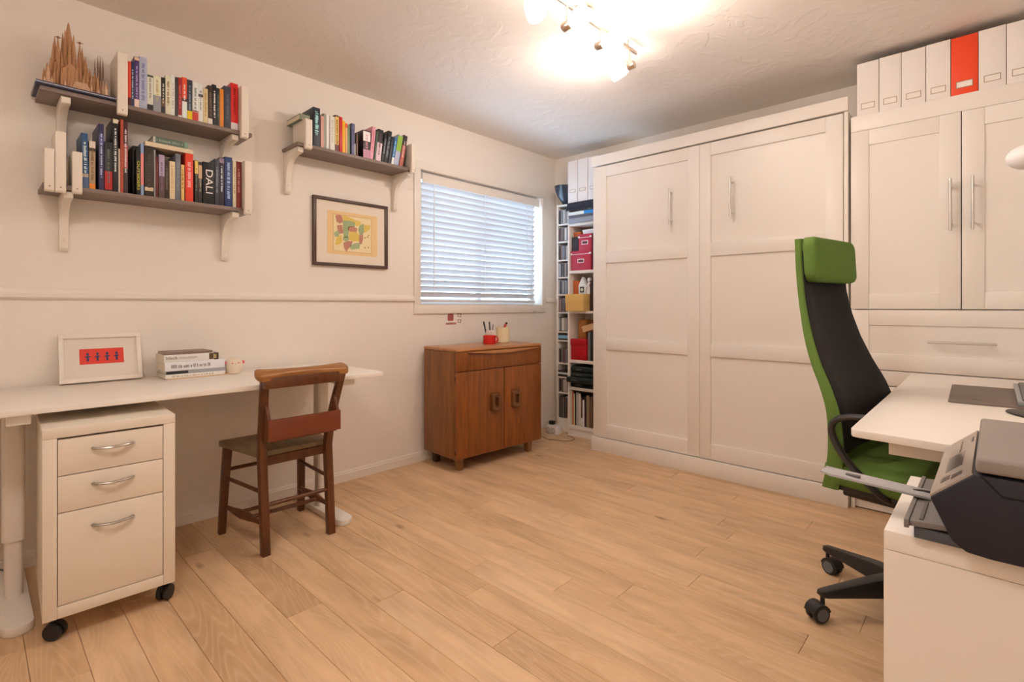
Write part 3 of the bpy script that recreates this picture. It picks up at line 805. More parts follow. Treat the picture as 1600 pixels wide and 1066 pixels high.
for k in range(13):
    yy = -3.476 + k * .0115; hh = .052 + .03 * abs(math.sin(k * 1.9)) + (.02 if 3 < k < 8 else 0)
    but.lathe([(.0046, 0), (.0042, hh * .72), (.0034, hh * .74), (.0004, hh)], (.188 - .012 * (k % 2), yy, Z0), 6)
    but.lathe([(.0040, 0), (.0036, hh * 1.0), (.003, hh * 1.03), (.0004, hh * 1.4)], (.165, yy + .005, Z0), 6)
part('buttresses', but, TANC, model, kind='stuff')
part('porch', gable(.17, .200, -3.424, -3.362, 2.000, 2.014, TANC), TANC, model)
part('apse', MB().lathe([(.03, 0), (.03, .06), (.018, .078), (.002, .09)], (.08, -3.345, Z0), 12), TANC, model)
fan = MB()
for k in range(9):
    yy = -3.42 + k * .0068; fan.post([(.203, yy, Z0, .004, .004), (.201, yy * .6 + .4 * -3.393, 2.015, .003, .003)])
part('porch_columns', fan, TANL, model, kind='stuff')
pin = MB(); rr = random.Random(3)
for k in range(58):
    yy = -3.520 + .232 * rr.random(); xx = rr.choice((.20, .19, .17, .15, .05)) + rr.uniform(-.006, .006)
    hh = rr.uniform(.014, .034) * (1.2 if yy > -3.36 else 1)
    pin.lathe([(.0042, 0), (.0034, hh * .5), (.0003, hh)], (xx, yy, Z0), 6)
for k in range(26):
    yy = -3.5 + .2 * rr.random(); pin.lathe([(.005, 0), (.0045, .05), (.0005, .082)], (.155 + rr.uniform(-.02, .02), yy, Z0), 6)
part('pinnacles', pin, TANL, model, kind='stuff')

# ------------------------------------------------------------------ framed map
fm = thing('framed_map', 'dark brown framed old map in a cream mat on the wall', 'picture', (.011, -2.0615, 1.336))
FRM = M('#4c3428', .4, vary=.1)
ya, yb, za, zb = -2.317, -1.806, 1.336, 1.751
for a in ((ya, za, yb, za + .019), (ya, zb - .019, yb, zb), (ya, za + .019, ya + .020, zb - .019), (yb - .020, za + .019, yb, zb - .019)):
    part('frame_bar', MB().box(.001, a[0], a[1], .022, a[2], a[3]), FRM, fm, bevel=.0015)
part('mat_board', MB().box(.003, ya + .02, za + .019, .010, yb - .02, zb - .019), M((0.78, 0.72, 0.62), .8), fm)
mp = part('map_print', MB().box(.009, -2.224, 1.411, .0108, -1.882, 1.675), M('#dcae74', .8, vary=.05, scale=40), fm)
part('map_sea', MB().box(.0105, -2.186, 1.430, .0112, -1.925, 1.654), M('#dfbd88', .8, vary=.06, scale=50), mp)
def mv(u, v):
    return (-2.186 + .261 * u, 1.654 - .224 * v)
bord = MB()
for a in ((-2.187, 1.429, -1.924, 1.4315), (-2.187, 1.6525, -1.924, 1.655), (-2.187, 1.4315, -2.1845, 1.6525), (-1.9265, 1.4315, -1.924, 1.6525)):
    bord.box(.0108, a[0], a[1], .0115, a[2], a[3])
part('map_border', bord, M('#b88850', .8), mp)
REG = {'#b4745a': [[(.05, .03), (.14, .0), (.22, .02), (.24, .2), (.16, .24), (.08, .2)], [(.09, .3), (.22, .27), (.25, .5), (.16, .52), (.11, .44)], [(.38, .3), (.5, .27), (.62, .32), (.6, .42), (.42, .43), (.37, .38)], [(.68, .5), (.77, .47), (.78, .58), (.74, .74), (.68, .76), (.66, .62)], [(.25, .76), (.36, .7), (.5, .69), (.44, .84), (.38, .92), (.33, 1.0), (.27, .9)]],
       '#9a9a68': [[(.24, .14), (.42, .13), (.56, .15), (.55, .28), (.4, .3), (.38, .6), (.27, .62), (.24, .4)], [(.68, .22), (.79, .16), (.8, .38), (.76, .48), (.69, .5), (.64, .36)], [(.02, .5), (.11, .44), (.16, .52), (.12, .6), (.03, .62)], [(.42, .82), (.56, .74), (.7, .72), (.67, .88), (.52, .92), (.44, .93)], [(.24, .6), (.38, .58), (.4, .68), (.3, .72), (.24, .68)]],
       '#d2a850': [[(.24, .0), (.4, .03), (.55, .09), (.55, .16), (.4, .13), (.24, .14)], [(.56, .1), (.7, .1), (.71, .2), (.6, .26), (.55, .2)], [(.8, .2), (.97, .18), (.96, .29), (.87, .38), (.8, .42)], [(.4, .43), (.6, .42), (.68, .5), (.66, .68), (.5, .69), (.4, .66)], [(.04, .84), (.08, .66), (.13, .58), (.2, .56), (.22, .74), (.14, .82)]]}
for hx, polys in REG.items():
    for pts in polys:
        part('map_region', MB().prism([mv(*p) for p in pts], 'yz', .0109, .0116), M(hx, .8, vary=.12, scale=90), mp)
dots = MB()
for u, v in ((.83, .56), (.93, .48), (.9, .53), (.83, .84), (.92, .83)):
    yy, zz = mv(u, v); dots.box(.0108, yy - .004, zz - .004, .0117, yy + .004, zz + .004)
part('map_islands', dots, M('#a06a44', .8), mp)

# ------------------------------------------------------------------ left desk
ZD = .754
desk = thing('white_desk', 'long white desk with grey white steel legs along the left wall', 'desk', (.38, -3.02, 0))
DTOP = M((0.80, 0.765, 0.715), .35, vary=.01, scale=5, spec=.45)
LEGW = M((0.76, 0.725, 0.67), .4, vary=.02)
part('desktop', MB().prism([(x + (y + 3.02) * .023 * (x - .03) / .63, y) for x, y in round_rect(.030, -3.79, .660, -2.245, .035)], 'xy', ZD - .020, ZD), DTOP, desk, bevel=.0012)
for yl in (-3.600, -2.420):
    l = part('leg', MB().prism(round_rect(.325 - .035, yl - .031, .325 + .035, yl + .031, .018), 'xy', .235, .70), LEGW, desk)
    part('lower_tube', MB().prism(round_rect(.325 - .029, yl - .025, .325 + .029, yl + .025, .016), 'xy', .03, .236), LEGW, l)
    part('foot', MB().prism(round_rect(.055, yl - .042, .605, yl + .042, .041), 'xy', 0.0, .030), LEGW, l, bevel=.004)
    part('top_support', MB().box(.10, yl - .03, .70, .62, yl + .03, ZD - .0205), LEGW, l)
part('crossbeam', MB().box(.295, -3.57, .698, .355, -2.30, .7335), LEGW, desk)
part('cable', MB().tube(smoothstep_pts([(.05, -3.72, .70), (.06, -3.70, .35), (.09, -3.69, .12), (.06, -3.6, .02)]), .003, 6), M((.1, .1, .1), .5), desk)

# drawer unit under the desk
dc = thing('drawer_unit', 'cream white three drawer unit on black casters under the left desk', 'drawer unit', (.754, -3.3725, 0), rotz=R(-1.9))
part('top_slab', MB().box(-.45, -.1805, .664, .001, .1805, .695), CREAM_METAL, dc, bevel=.0015)
part('side_panel', MB().box(-.448, -.180, .080, 0, -.1445, .6635), CREAM_METAL, dc, bevel=.001)
part('side_panel', MB().box(-.448, .1445, .080, 0, .180, .6635), CREAM_METAL, dc, bevel=.001)
part('bottom_rail', MB().box(-.448, -.144, .080, 0, .144, .1175), CREAM_METAL, dc, bevel=.001)
part('back_panel', MB().box(-.448, -.144, .1175, -.43, .144, .6635), CREAM_METAL, dc)
part('inner_box', MB().box(-.40, -.1435, .13, -.03, .1435, .655), M((.10, .085, .065), .8), dc)
for z0, z1, hz in ((.5405, .657, .615), (.4205, .5375, .496), (.1205, .4175, .358)):
    d = part('drawer', MB().box(-.030, -.1425, z0, -.0012, .1425, z1), CREAM_METAL, dc, bevel=.0012)
    pts = smoothstep_pts([(-.004, -.0545, hz), (.010, -.047, hz), (.021, -.020, hz - .001), (.023, .005, hz - .001), (.018, .030, hz), (.008, .048, hz), (-.004, .0545, hz)], 4)
    part('handle', MB().tube(pts, .0062, 8, flat=.7), M((.42, .39, .35), .3, metal=1.0, vary=.03, scale=200), d, label='bowed satin steel handle')
for (x, yy, rot) in ((-.045, -.147, 52), (-.058, .160, -40), (-.40, -.147, 20), (-.40, .15, 70)):
    c = MB()
    for s in (-1, 1):
        c.lathe([(.012, -.008), (.0255, -.0075), (.0275, -.004), (.0275, .004), (.0255, .0075), (.012, .008)], (0, s * .0125, 0), 18, axis='y')
    c.xf(Matrix.Translation((x, yy, .0275)) @ Matrix.Rotation(R(rot), 4, 'Z'))
    cs = part('caster', c, BLACK_PLASTIC, dc)
    hd = MB().prism([(.030 * math.cos(R(a)), .030 * math.sin(R(a))) for a in range(20, 161, 20)] + [(-.012, .002), (.012, .002)], 'xz', -.0045, .0045)
    hd.cyl((.0, 0, .028), (0, 0, .0525), .006, n=10)
    hd.xf(Matrix.Translation((x, yy, .0275)) @ Matrix.Rotation(R(rot), 4, 'Z'))
    part('caster_fork', hd, BLACK_PLASTIC, cs)

# leaning picture
fr = thing('photo_frame', 'white picture frame with a red print leaning on the wall on the left desk', 'picture', (.085, -3.305, ZD + .0079), rot=(0, R(-17), 0), local=True)
hw, hh, dp = .145, .214, .026
FW = M((0.79, 0.75, 0.69), .4, vary=.01)
for a in ((-hw, 0, hw, .017), (-hw, hh - .017, hw, hh), (-hw, .017, -hw + .017, hh - .017), (hw - .017, .017, hw, hh - .017)):
    part('frame_bar', MB().box(-dp, a[0], a[1], 0, a[2], a[3]), FW, fr, bevel=.0012)
part('mat_board', MB().box(-dp + .002, -hw + .017, .017, -.012, hw - .017, hh - .017), M((0.74, 0.70, 0.63), .8), fr)
pr = part('red_print', MB().box(-.0122, -.076, .080, -.0108, .080, .149), M('#d23a2a', .7, vary=.03), fr)
for k in range(4):
    yc = -.048 + k * .034
    g = MB(); zc = .113
    g.prism([(yc - .004, zc - .020), (yc + .004, zc - .020), (yc + .0035, zc - .002), (yc - .0035, zc - .002)], 'yz', -.0110, -.0104)
    g.prism([(yc - .012, zc - .004), (yc + .012, zc - .001), (yc + .005, zc + .004), (yc - .005, zc + .004)], 'yz', -.0110, -.0103)
    g.prism([(yc + .005 * math.cos(R(a)), zc + .012 + .007 * math.sin(R(a))) for a in range(0, 360, 45)], 'yz', -.0110, -.0104)
    part('printed_figure', g, M('#35374e', .7), pr)

# pile of books and animal pot on the left desk
G = 'pile of books on the left desk'
flat_book(-3.092, -2.822, .055, .205, ZD, .0045, '#cfa070', 'thin tan booklet at the bottom of the pile on the left desk', G)
flat_book(-3.100, -2.852, .035, .206, ZD + .0047, .0175, '#e0cab0', 'white and cream book second from the bottom of the pile on the left desk', G, print_col='#b89878', rotz=R(.6))
flat_book(-3.098, -2.848, .045, .204, ZD + .0224, .016, '#9a8f88', 'grey book with black title block in the pile on the left desk', G, bands=((.01, .36, .1, .9, '#26221f'),))
flat_book(-3.102, -2.852, .04, .205, ZD + .0386, .040, '#d9c8b8', 'thick white book in the middle of the pile on the left desk', G, print_col='#8a7468', rotz=R(.4))
bk = flat_book(-3.104, -2.900, .04, .203, ZD + .0788, .034, '#d8c4ae', 'white book with the title black mountain, in the pile on the left desk', G, bands=((.90, .995, .1, .95, '#5a4028'),))
lettering('spine_lettering', 'black', .021, M('#6a5648', .6), bk, (.0822, -.072, .019), (0, 1, 0), (0, 0, 1), length=.046, local=True)
lettering('spine_lettering', 'mountain', .021, M('#a08c78', .6), bk, (.0822, -.006, .019), (0, 1, 0), (0, 0, 1), length=.074, local=True)
flat_book(-2.930, -2.878, .06, .200, ZD + .0788, .032, '#4a3a26', 'small brown and gold book beside the black mountain title', G, bands=((.1, .8, .2, .8, '#a88a54'),))
flat_book(-3.098, -2.905, .05, .20, ZD + .1132, .010, '#7c5c4c', 'thin brown book on top of the pile on the left desk', G)
cup = thing('animal_pot', 'small white round animal face pot beside the pile of books', 'pot', (.185, -2.805, ZD))
PORC = M((0.78, 0.70, 0.58), .35, vary=.02)
part('bowl', MB().lathe([(.020, 0), (.028, .004), (.037, .025), (.040, .045), (.038, .060), (.030, .071), (.015, .078), (.001, .080)], (.185, -2.805, ZD), 24), PORC, cup)
for s in (-1, 1):
    part('ear', MB().ball((.192, -2.805 + s * .041, ZD + .056), .008, (.7, 1, 1)), M('#d8545a', .5), cup)
    part('cheek', MB().ball((.2215, -2.809 + s * .014, ZD + .056), .0042, (.5, 1, .8)), M('#d86a60', .5), cup)
part('nose', MB().ball((.2235, -2.809, ZD + .052), .002, (.6, 1, 1)), M('#8a4a40', .5), cup)
# ------------------------------------------------------------------ old wooden chair
OAK = wood('red brown oak', own('#6e3818'), own('#3c1e0f'), (30, 30, 2.5), .32)
OAKT = wood('lighter oak rail', own('#a5682f'), own('#6e3b18'), (30, 3, 30), .3)  # crest rail in a lighter tone than the posts
OAKS = wood('olive brown worn seat', own('#8a6a45'), own('#60482c'), (3, 26, 26), .4)
ch = thing('wooden_chair', 'old dark wooden chair with a book box on its back at the left desk', 'chair', (.43, -2.685, 0))
for yb_, ym, yt in ((-2.822, -2.832, -2.852), (-2.519, -2.530, -2.497)):
    secs = [(.612, yb_, 0, .036, .034), (.604, (yb_ * .7 + ym * .3), .20, .036, .034), (.600, ym, .43, .036, .034), (.612, ym * .85 + yt * .15, .52, .036, .033), (.641, ym * .5 + yt * .5, .64, .034, .032), (.682, yt, .785, .030, .030)]
    part('back_post', MB().post(secs), OAK, ch, bevel=.003)
for yf, ys in ((-2.881, -2.862), (-2.495, -2.508)):
    part('front_leg', MB().post([(.236, yf, 0, .030, .030), (.252, ys * .5 + yf * .5, .25, .033, .033), (.262, ys, .425, .036, .036)]), OAK, ch, bevel=.003)
sp = [(.238, -2.892), (.240, -2.478), (.262, -2.470), (.590, -2.512), (.592, -2.846), (.262, -2.900)]
part('seat', MB().prism(sp, 'xy', .424, .450), OAKS, ch, bevel=.006)
part('seat_apron', MB().box(.572, -2.815, .385, .594, -2.545, .424), OAK, ch)
def rung(p0, p1, r, mid=None):
    p0 = Vector(p0); p1 = Vector(p1)
    pts = [p0.lerp(p1, i / 6) for i in range(7)]
    rs = [r] * 7 if not mid else [r, r * 1.1, mid * .8, mid, mid * .8, r * 1.1, r]
    part('rung', MB().tube(pts, rs, 10), OAK, ch)
rung((.248, -2.868, .305), (.250, -2.505, .305), .009)
for ya_, yb_ in ((-2.866, -2.830), (-2.506, -2.528)):
    rung((.255, ya_, .268), (.603, yb_, .275), .009)
    rung((.247, ya_ - .003, .130), (.606, yb_, .140), .010, .021)
rung((.385, -2.862, .135), (.385, -2.505, .133), .009)
rung((.49, -2.845, .138), (.49, -2.514, .136), .009)
rung((.606, -2.826, .215), (.606, -2.522, .214), .009)
cr = []
for k in range(9):
    a = R(90 + 180 * k / 8); cr.append((.660 + .034 * math.sin(a), -2.862 + .024 * math.cos(a)))
crest = [(.624, -2.862), (.630, -2.83), (.637, -2.76), (.640, -2.665), (.637, -2.57), (.630, -2.50), (.624, -2.470), (.634, -2.455), (.655, -2.449), (.678, -2.453), (.690, -2.467), (.688, -2.50), (.676, -2.58), (.671, -2.665), (.676, -2.75), (.688, -2.83), (.690, -2.860), (.678, -2.874), (.655, -2.878), (.634, -2.874)]
crm = MB().prism(crest, 'xy', .772, .803)
for v in crm.v:
    v.z += (.690 - v.x) * .36; v.x += .040; v.y = -2.688 + (v.y + 2.6635) * .97
part('crest_rail', crm, OAKT, ch, bevel=.008, seg=3)
part('crest_lip', MB().box(.692, -2.866, .7425, .727, -2.512, .790), OAK, ch, bevel=.002)
ch.location.x += .015
bx = part('book_box', MB().box(.690, -2.842, .515, .704, -2.516, .605), M('#70321a', .33, vary=.12, scale=30), ch, bevel=.002)
for yy in (-2.842, -2.530):
    part('box_cheek', MB().prism([(.616, .50), (.690, .515), (.690, .604), (.660, .672), (.640, .672)], 'xz', yy, yy + .014), OAK, bx, bevel=.002)
part('box_back', MB().box(.618, -2.812, .505, .628, -2.532, .590), OAK, bx, bevel=.002)
part('box_floor', MB().box(.628, -2.828, .508, .690, -2.530, .518), OAK, bx)

# ------------------------------------------------------------------ wooden cabinet under the window
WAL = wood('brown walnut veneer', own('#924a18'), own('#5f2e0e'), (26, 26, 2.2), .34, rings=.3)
WALT = wood('walnut with painted sheen', own('#bc7a48'), own('#8f5428'), (26, 2.5, 26), .3, rings=.3)  # paler than the front: sheen on the top put into the colour
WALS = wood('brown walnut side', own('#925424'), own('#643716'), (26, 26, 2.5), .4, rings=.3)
wc = thing('wooden_cabinet', 'brown wooden two door cabinet with rounded edges under the window', 'cabinet', (.440, -1.1515, 0), rotz=R(-3.13))
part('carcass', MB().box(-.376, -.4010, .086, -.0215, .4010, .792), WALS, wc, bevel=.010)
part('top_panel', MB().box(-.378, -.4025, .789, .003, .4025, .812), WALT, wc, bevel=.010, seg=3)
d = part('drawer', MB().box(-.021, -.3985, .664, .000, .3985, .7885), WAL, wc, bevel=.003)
lens = [(-.315 + .675 * k / 14, .787) for k in range(15)] + [(.360 - .675 * k / 14, .7845 - .020 * math.sin(math.pi * k / 14)) for k in range(15)]
part('drawer_pull', MB().prism(lens, 'yz', -.001, .016), WALT, d, bevel=.003)
def ring_pull(yc, zc, door):
    w, h, iw, ih = .080, .122, .034, .066
    o = round_rect(yc - w / 2, zc - h / 2, yc + w / 2, zc + h / 2, .016); i_ = round_rect(yc - iw / 2, zc - ih / 2, yc + iw / 2, zc + ih / 2, .008)
    n = len(o)
    mb = MB().loft([[(0.0, *p) for p in o], [(.022, *p) for p in o], [(.026, yc + (p[0] - yc) * .93, zc + (p[1] - zc) * .95) for p in o], [(.024, *p) for p in i_], [(0.004, *p) for p in i_]], cap=False)
    mb.add([(.004, *p) for p in i_], [tuple(range(n))])
    part('handle', mb, M('#643818', .3, vary=.15, scale=40), door, label='square wooden ring handle')
dl = part('door', MB().box(-.021, -.3985, .090, .000, .0205, .659), WAL, wc, bevel=.003)
dr = part('door', MB().box(-.021, .0245, .090, .000, .3985, .659), WAL, wc, bevel=.003)
ring_pull(-.070, .432, dl); ring_pull(.124, .432, dr)
for zz in (.60, .12):
    part('hinge', MB().box(-.02, -.4015, zz, -.012, -.3985, zz + .03), M((.05, .03, .02), .5), wc)
for fx in (-.07, -.33):
    for fy in (-.325, .325):
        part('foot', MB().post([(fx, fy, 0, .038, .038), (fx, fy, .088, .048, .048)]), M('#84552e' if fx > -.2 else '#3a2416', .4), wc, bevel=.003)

def mug(name, label, x, y, z, r, h, m, handle=None, group=None, cat='cup'):
    t = thing(name, label, cat, (x, y, z), group=group)
    part('body', MB().lathe([(r * .93, 0), (r, .004), (r, h - .001), (r - .003, h), (r - .0035, .006), (.001, .006)], (x, y, z), 24, cap=False), m, t)
    if handle:
        a = R(handle); dx, dy = math.cos(a), math.sin(a)
        pts = [(x + dx * (r - .002 + .026 * math.sin(math.pi * k / 8)), y + dy * (r - .002 + .026 * math.sin(math.pi * k / 8)), z + h * .5 + h * .34 * math.cos(math.pi * k / 8)) for k in range(9)]
        part('handle', MB().tube(pts, .005, 8), m, t)
    return t
ZC = .812
mug('red_mug', 'short red mug with a ring handle on the wooden cabinet', .235, -1.078, ZC, .047, .064, M('#c01c16', .3, vary=.03), handle=70)
m2 = mug('pen_mug', 'white mug with a red lower half holding black pens on the wooden cabinet', .150, -.985, ZC, .040, .098, M((.78, .73, .68), .35))
part('red_band', MB().lathe([(.0404, .004), (.0404, .055)], (.150, -.985, ZC), 24, cap=False), M('#c83c2c', .4), m2)
mug('cream_jar', 'tall cream jar holding a small red object on the wooden cabinet', .205, -.905, ZC, .050, .118, M('#dcbc8c', .4, vary=.03))
for i, (dx, dy, tx, ty, h, r, col, lab) in enumerate(((-.012, -.012, .0, -.048, .158, .0062, '#1c1a18', 'thick black marker leaning left in the white and red mug'),
                                            (.008, -.002, .004, -.020, .156, .0056, '#2a2624', 'second black marker in the white and red mug'),
                                            (.0, .014, .004, .012, .135, .0036, '#2c2826', 'thin dark pencil in the white and red mug'))):
    t = thing('pen', lab, 'pen', (.150 + dx, -.985 + dy, ZC + .008))
    p0 = Vector((.150 + dx, -.985 + dy, ZC + .008)); p1 = p0 + Vector((tx, ty, h))
    part('barrel', MB().tube([p0, p0.lerp(p1, .93), p0.lerp(p1, .96), p1], [r, r, r * .7, r * .35], 8), M(col, .4), t)
    part('clip', MB().tube([p0.lerp(p1, .60) + Vector((r, 0, 0)), p0.lerp(p1, .90) + Vector((r + .001, 0, 0))], .0012, 6), M('#8a8890', .3), t)
t = thing('red_figure', 'small red toy figure with a black head sticking out of the cream jar', 'toy', (.205, -.886, ZC + .008))
part('body', MB().tube([(.205, -.892, ZC + .008), (.206, -.884, ZC + .122), (.206, -.876, ZC + .138)], [.009, .009, .010], 10), M('#b02a1c', .4), t)
part('head', MB().ball((.207, -.868, ZC + .148), .0095, (1, 1.1, .8)), M('#2a1a16', .4), t)
part('arm', MB().cyl((.206, -.884, ZC + .118), (.207, -.904, ZC + .106), .0035, n=8), M('#b02a1c', .4), t)
t = thing('wire_tool', 'thin bent wires sticking out of the left side of the cream jar', 'tool', (.2, -.93, ZC + .01))
part('wire', MB().tube([(.200, -.925, ZC + .008), (.200, -.936, ZC + .128), (.200, -.946, ZC + .133), (.200, -.952, ZC + .125)], .0014, 6), STEEL, t)
part('wire', MB().tube([(.215, -.915, ZC + .008), (.218, -.917, ZC + .122), (.218, -.910, ZC + .128), (.218, -.904, ZC + .122)], .0014, 6), STEEL, t)

# stickers under the window
def sticker(name, label, pts_list, m, group='small prints stuck to the wall under the window'):
    mb = MB()
    for pts in pts_list: mb.prism(pts, 'yz', .0, .0008)
    return solo(name, mb, m, label, 'sticker', group)
DR = M('#9c4a40', .7); DK = M('#5a3a34', .7)
o = round_rect(-1.280, .981, -1.224, 1.034, .010, 3)
s1 = sticker('wall_sticker', 'dull red tag shaped print on the wall under the window', [o], DR)
part('tag_hole', MB().prism([(-1.244 + .005 * math.cos(R(a)), 1.004 + .005 * math.sin(R(a))) for a in range(0, 360, 45)], 'yz', .0007, .0012), DK, s1)
dash = []; yy = -1.296
while yy < -1.206:
    w = rng.uniform(.006, .012); dash.append([(yy, .953), (yy + w, .953), (yy + w, .968), (yy, .968)]); yy += w + .0025
sticker('wall_sticker', 'short line of dark red print on the wall under the tag shaped print', dash, DR)
for k, z in enumerate((1.012, .968)):
    ps = [[(-1.187 + a, z + b), (-1.187 + a + w, z + b), (-1.187 + a + w, z + b + h), (-1.187 + a, z + b + h)] for a, b, w, h in ((0, .014, .008, .006), (.010, .018, .010, .006), (.030, .006, .008, .016), (.022, -.004, .014, .006), (.004, -.002, .010, .008))]
    sticker('wall_sticker', ('upper' if k == 0 else 'lower') + ' of two small broken dark square prints under the window', ps, DK)

# ------------------------------------------------------------------ disc tower
tw = thing('disc_tower', 'narrow white disc tower in the corner left of the bookcase', 'shelf', (.234, -.085, 0))
SH = M((0.78, 0.75, 0.70), .45, vary=.02)
ta, tb, yf = .149, .319, -.170
part('side_panel', MB().box(ta, yf, 0, ta + .014, -.004, 1.978), SH, tw, bevel=.001)
part('side_panel', MB().box(tb - .014, yf, 0, tb, -.004, 1.978), SH, tw, bevel=.001)
part('back_panel', MB().box(ta + .014, -.010, .02, tb - .014, -.004, 1.978), SH, tw)
part('plinth', MB().box(ta + .014, yf + .006, 0, tb - .014, yf + .018, .105), SH, tw)
TZ = [.112, .336, .472, .592, .790, .866, 1.032, 1.188, 1.338, 1.488, 1.648, 1.800, 1.966]
for z in TZ:
    part('shelf_board', MB().box(ta + .014, yf, z - .006, tb - .014, -.010, z + .006), SH, tw)
ORD = {11: 'topmost', 10: 'second from top', 9: 'third from top', 8: 'fourth from top', 7: 'fifth from top', 6: 'sixth from top', 5: 'seventh from top', 3: 'eighth upright', 1: 'ninth upright', 0: 'lowest'}
DISC = ['#3a302a', '#7c6a5c', '#a8907c', '#4a3e38', '#d4c0a8', '#5a4a40', '#947f6c', '#46342a', '#6e665e', '#241e1a', '#bca48e', '#7a4a3c']
DISCB = ['#4a4a50', '#77787c', '#94908c', '#b4a496', '#36363c', '#a8a098']
def disc(x, z, w, h, col, label, group, tilt=0, y=-.095, dpt=.066):
    t = thing('disc_case', label, 'disc case', (x, y, z), group=group, rot=(0, R(tilt), 0), local=True)
    part('case', MB().box(-w / 2, -dpt, 0, w / 2, dpt, h), M(col, .25, vary=.1), t)
    part('spine_strip', MB().box(-w / 2 + .0012, -dpt - .0006, .006, w / 2 - .0012, -dpt + .001, h - .006), M(rng.choice(DISC + DISC + DISCB), .4), t)
for i, nm in ORD.items():
    z = TZ[i] + .0062; top = TZ[i + 1] - .008
    hh = min(.1245, top - z)
    if i == 0: hh = min(.19, top - z)
    x = ta + .0168
    n_case = 0
    while x < tb - .0355:
        w = rng.choice((.0095, .0098, .0104, .0104, .020))
        col = rng.choice(DISCB if i in (11, 7) else DISC)
        n_case += 1
        disc(x + w / 2, z, w, hh * rng.uniform(.96, 1), col, ('first', 'second', 'third', 'fourth', 'fifth', 'sixth', 'seventh', 'eighth', 'ninth', 'tenth', 'eleventh', 'twelfth', 'thirteenth')[n_case - 1] + ' disc case from the left, ' + nm + ' compartment of the white tower', 'disc cases, ' + nm + ' compartment')
        x += w + .0006
def lying(z, h, col, label, xa=ta + .016, xb=tb - .018):
    t = thing('disc_case', label, 'disc case', ((xa + xb) / 2, -.09, z), group='disc boxes lying flat in the white disc tower')
    part('case', MB().box(xa, -.172, z, xb, -.03, z + h), M(col, .35), t, bevel=.001)
    part('spine_strip', MB().box(xa + .004, -.1726, z + .003, xb - .004, -.1715, z + h - .003), M(col, .5), t)
lying(.7962, .013, '#1c1a1a', 'black disc box lying under the pale blue one in the disc tower')
lying(.8094, .028, '#7c9ca4', 'pale blue disc box lying between two black ones in the disc tower')
lying(.8376, .013, '#201c1c', 'black disc box lying on the pale blue one in the disc tower')
lying(.5990, .018, '#cfc2b0', 'white disc box lying alone under the eighth row of the disc tower') if False else None
lying(.4782, .020, '#2a2220', 'lower dark disc box of two lying below the eighth upright row of the disc tower')
lying(.4984, .016, '#cdbfae', 'white disc box lying between two dark ones low in the disc tower')
lying(.5146, .016, '#332a26', 'upper dark disc box of two lying low in the disc tower')
t = thing('bowl', 'dark blue glazed bowl tipped up on top of the disc tower', 'bowl', (.198, -.108, 1.9770), rot=(R(2), R(4), 0), local=True)
prof = [(.030, 0), (.036, .004), (.085, .055), (.118, .110), (.130, .155), (.127, .157), (.113, .112), (.080, .060), (.03, .012), (.001, .010)]
part('bowl_body', MB().lathe([(r * .80, h) for r, h in prof], (0, 0, 0.009), 32), M('#2c3238', .18, vary=.35, scale=14, spec=.6), t)
part('foot_ring', MB().lathe([(.022, 0), (.027, .004), (.027, .010), (.022, .010)], (0, 0, 0), 20), M('#2a3038', .3), t)

# ------------------------------------------------------------------ bookcase
bc = thing('bookcase', 'white bookcase between the disc tower and the wall bed', 'bookcase', (.52, -.12, 0))
ba, bb, yf = .3215, .7145, -.240
part('side_panel', MB().box(ba, yf, 0, ba + .018, -.004, 1.914), SH, bc, bevel=.001)
part('side_panel', MB().box(bb - .018, yf, 0, bb, -.004, 1.914), SH, bc, bevel=.001)
part('back_panel', MB().box(ba + .018, -.010, .03, bb - .018, -.004, 1.90), SH, bc)
part('plinth', MB().box(ba + .018, yf + .010, 0, bb - .018, yf + .022, .058), SH, bc)
for z0, z1 in ((.059, .088), (.388, .412), (.616, .640), (1.030, 1.050), (1.364, 1.388), (1.762, 1.784), (1.896, 1.914)):
    part('shelf_board', MB().box(ba + .018, yf + .001, z0, bb - .018, -.010, z1), SH, bc, bevel=.0008)

def carton(name, label, x0, x1, y0, z0, z1, m, cat='box', lid=.035, depth=.2, holder=False, group=None, lidm=None, over=.003):
    t = thing(name, label, cat, ((x0 + x1) / 2, y0 + depth / 2, z0), group=group)
    part('box_body', MB().box(x0, y0, z0, x1, y0 + depth, z1 - lid * .3), m, t, bevel=.0012)
    if lid:
        part('lid', MB().box(x0 - over, y0 - over, z1 - lid, x1 + over, y0 + depth + over, z1), lidm or m, t, bevel=.0015)
    if holder:
        xc, zc = (x0 + x1) / 2, z0 + (z1 - z0) * .48; a, b = .032, .016
        h = MB()
        for q in ((-a, -b, a, -b + .005), (-a, b - .005, a, b), (-a, -b + .005, -a + .005, b - .005), (a - .005, -b + .005, a, b - .005)):
            h.box(xc + q[0], y0 - .0025, zc + q[1], xc + q[2], y0 + .0005, zc + q[3])
        hh_ = part('label_holder', h, M('#e8dcd8', .35), t)
        part('label_card', MB().box(xc - a + .005, y0 - .0012, zc - b + .005, xc + a - .005, y0 + .0004, zc + b - .005), M('#6a3038', .7), hh_)
        for s in (x0, x1 - .012):
            part('lid_corner', MB().box(s - over - .0005, y0 - over - .0012, z1 - lid, s + .012 + over + .0005, y0 - over + .002, z1 - lid + .014), M('#e6d8d4', .35), t)
        part('lid_edge', MB().box(x0 + .01, y0 - over - .001, z1 - lid, x1 - .01, y0 - over + .001, z1 - lid + .004), M('#e6d8d4', .4), t)
    return t
ROSE = M('#b22c3c', .45, vary=.03)
carton('storage_box', 'larger crimson storage box with label holder, lower of two in the bookcase', .348, .548, -.228, 1.3885, 1.552, ROSE, holder=True, lid=.032)
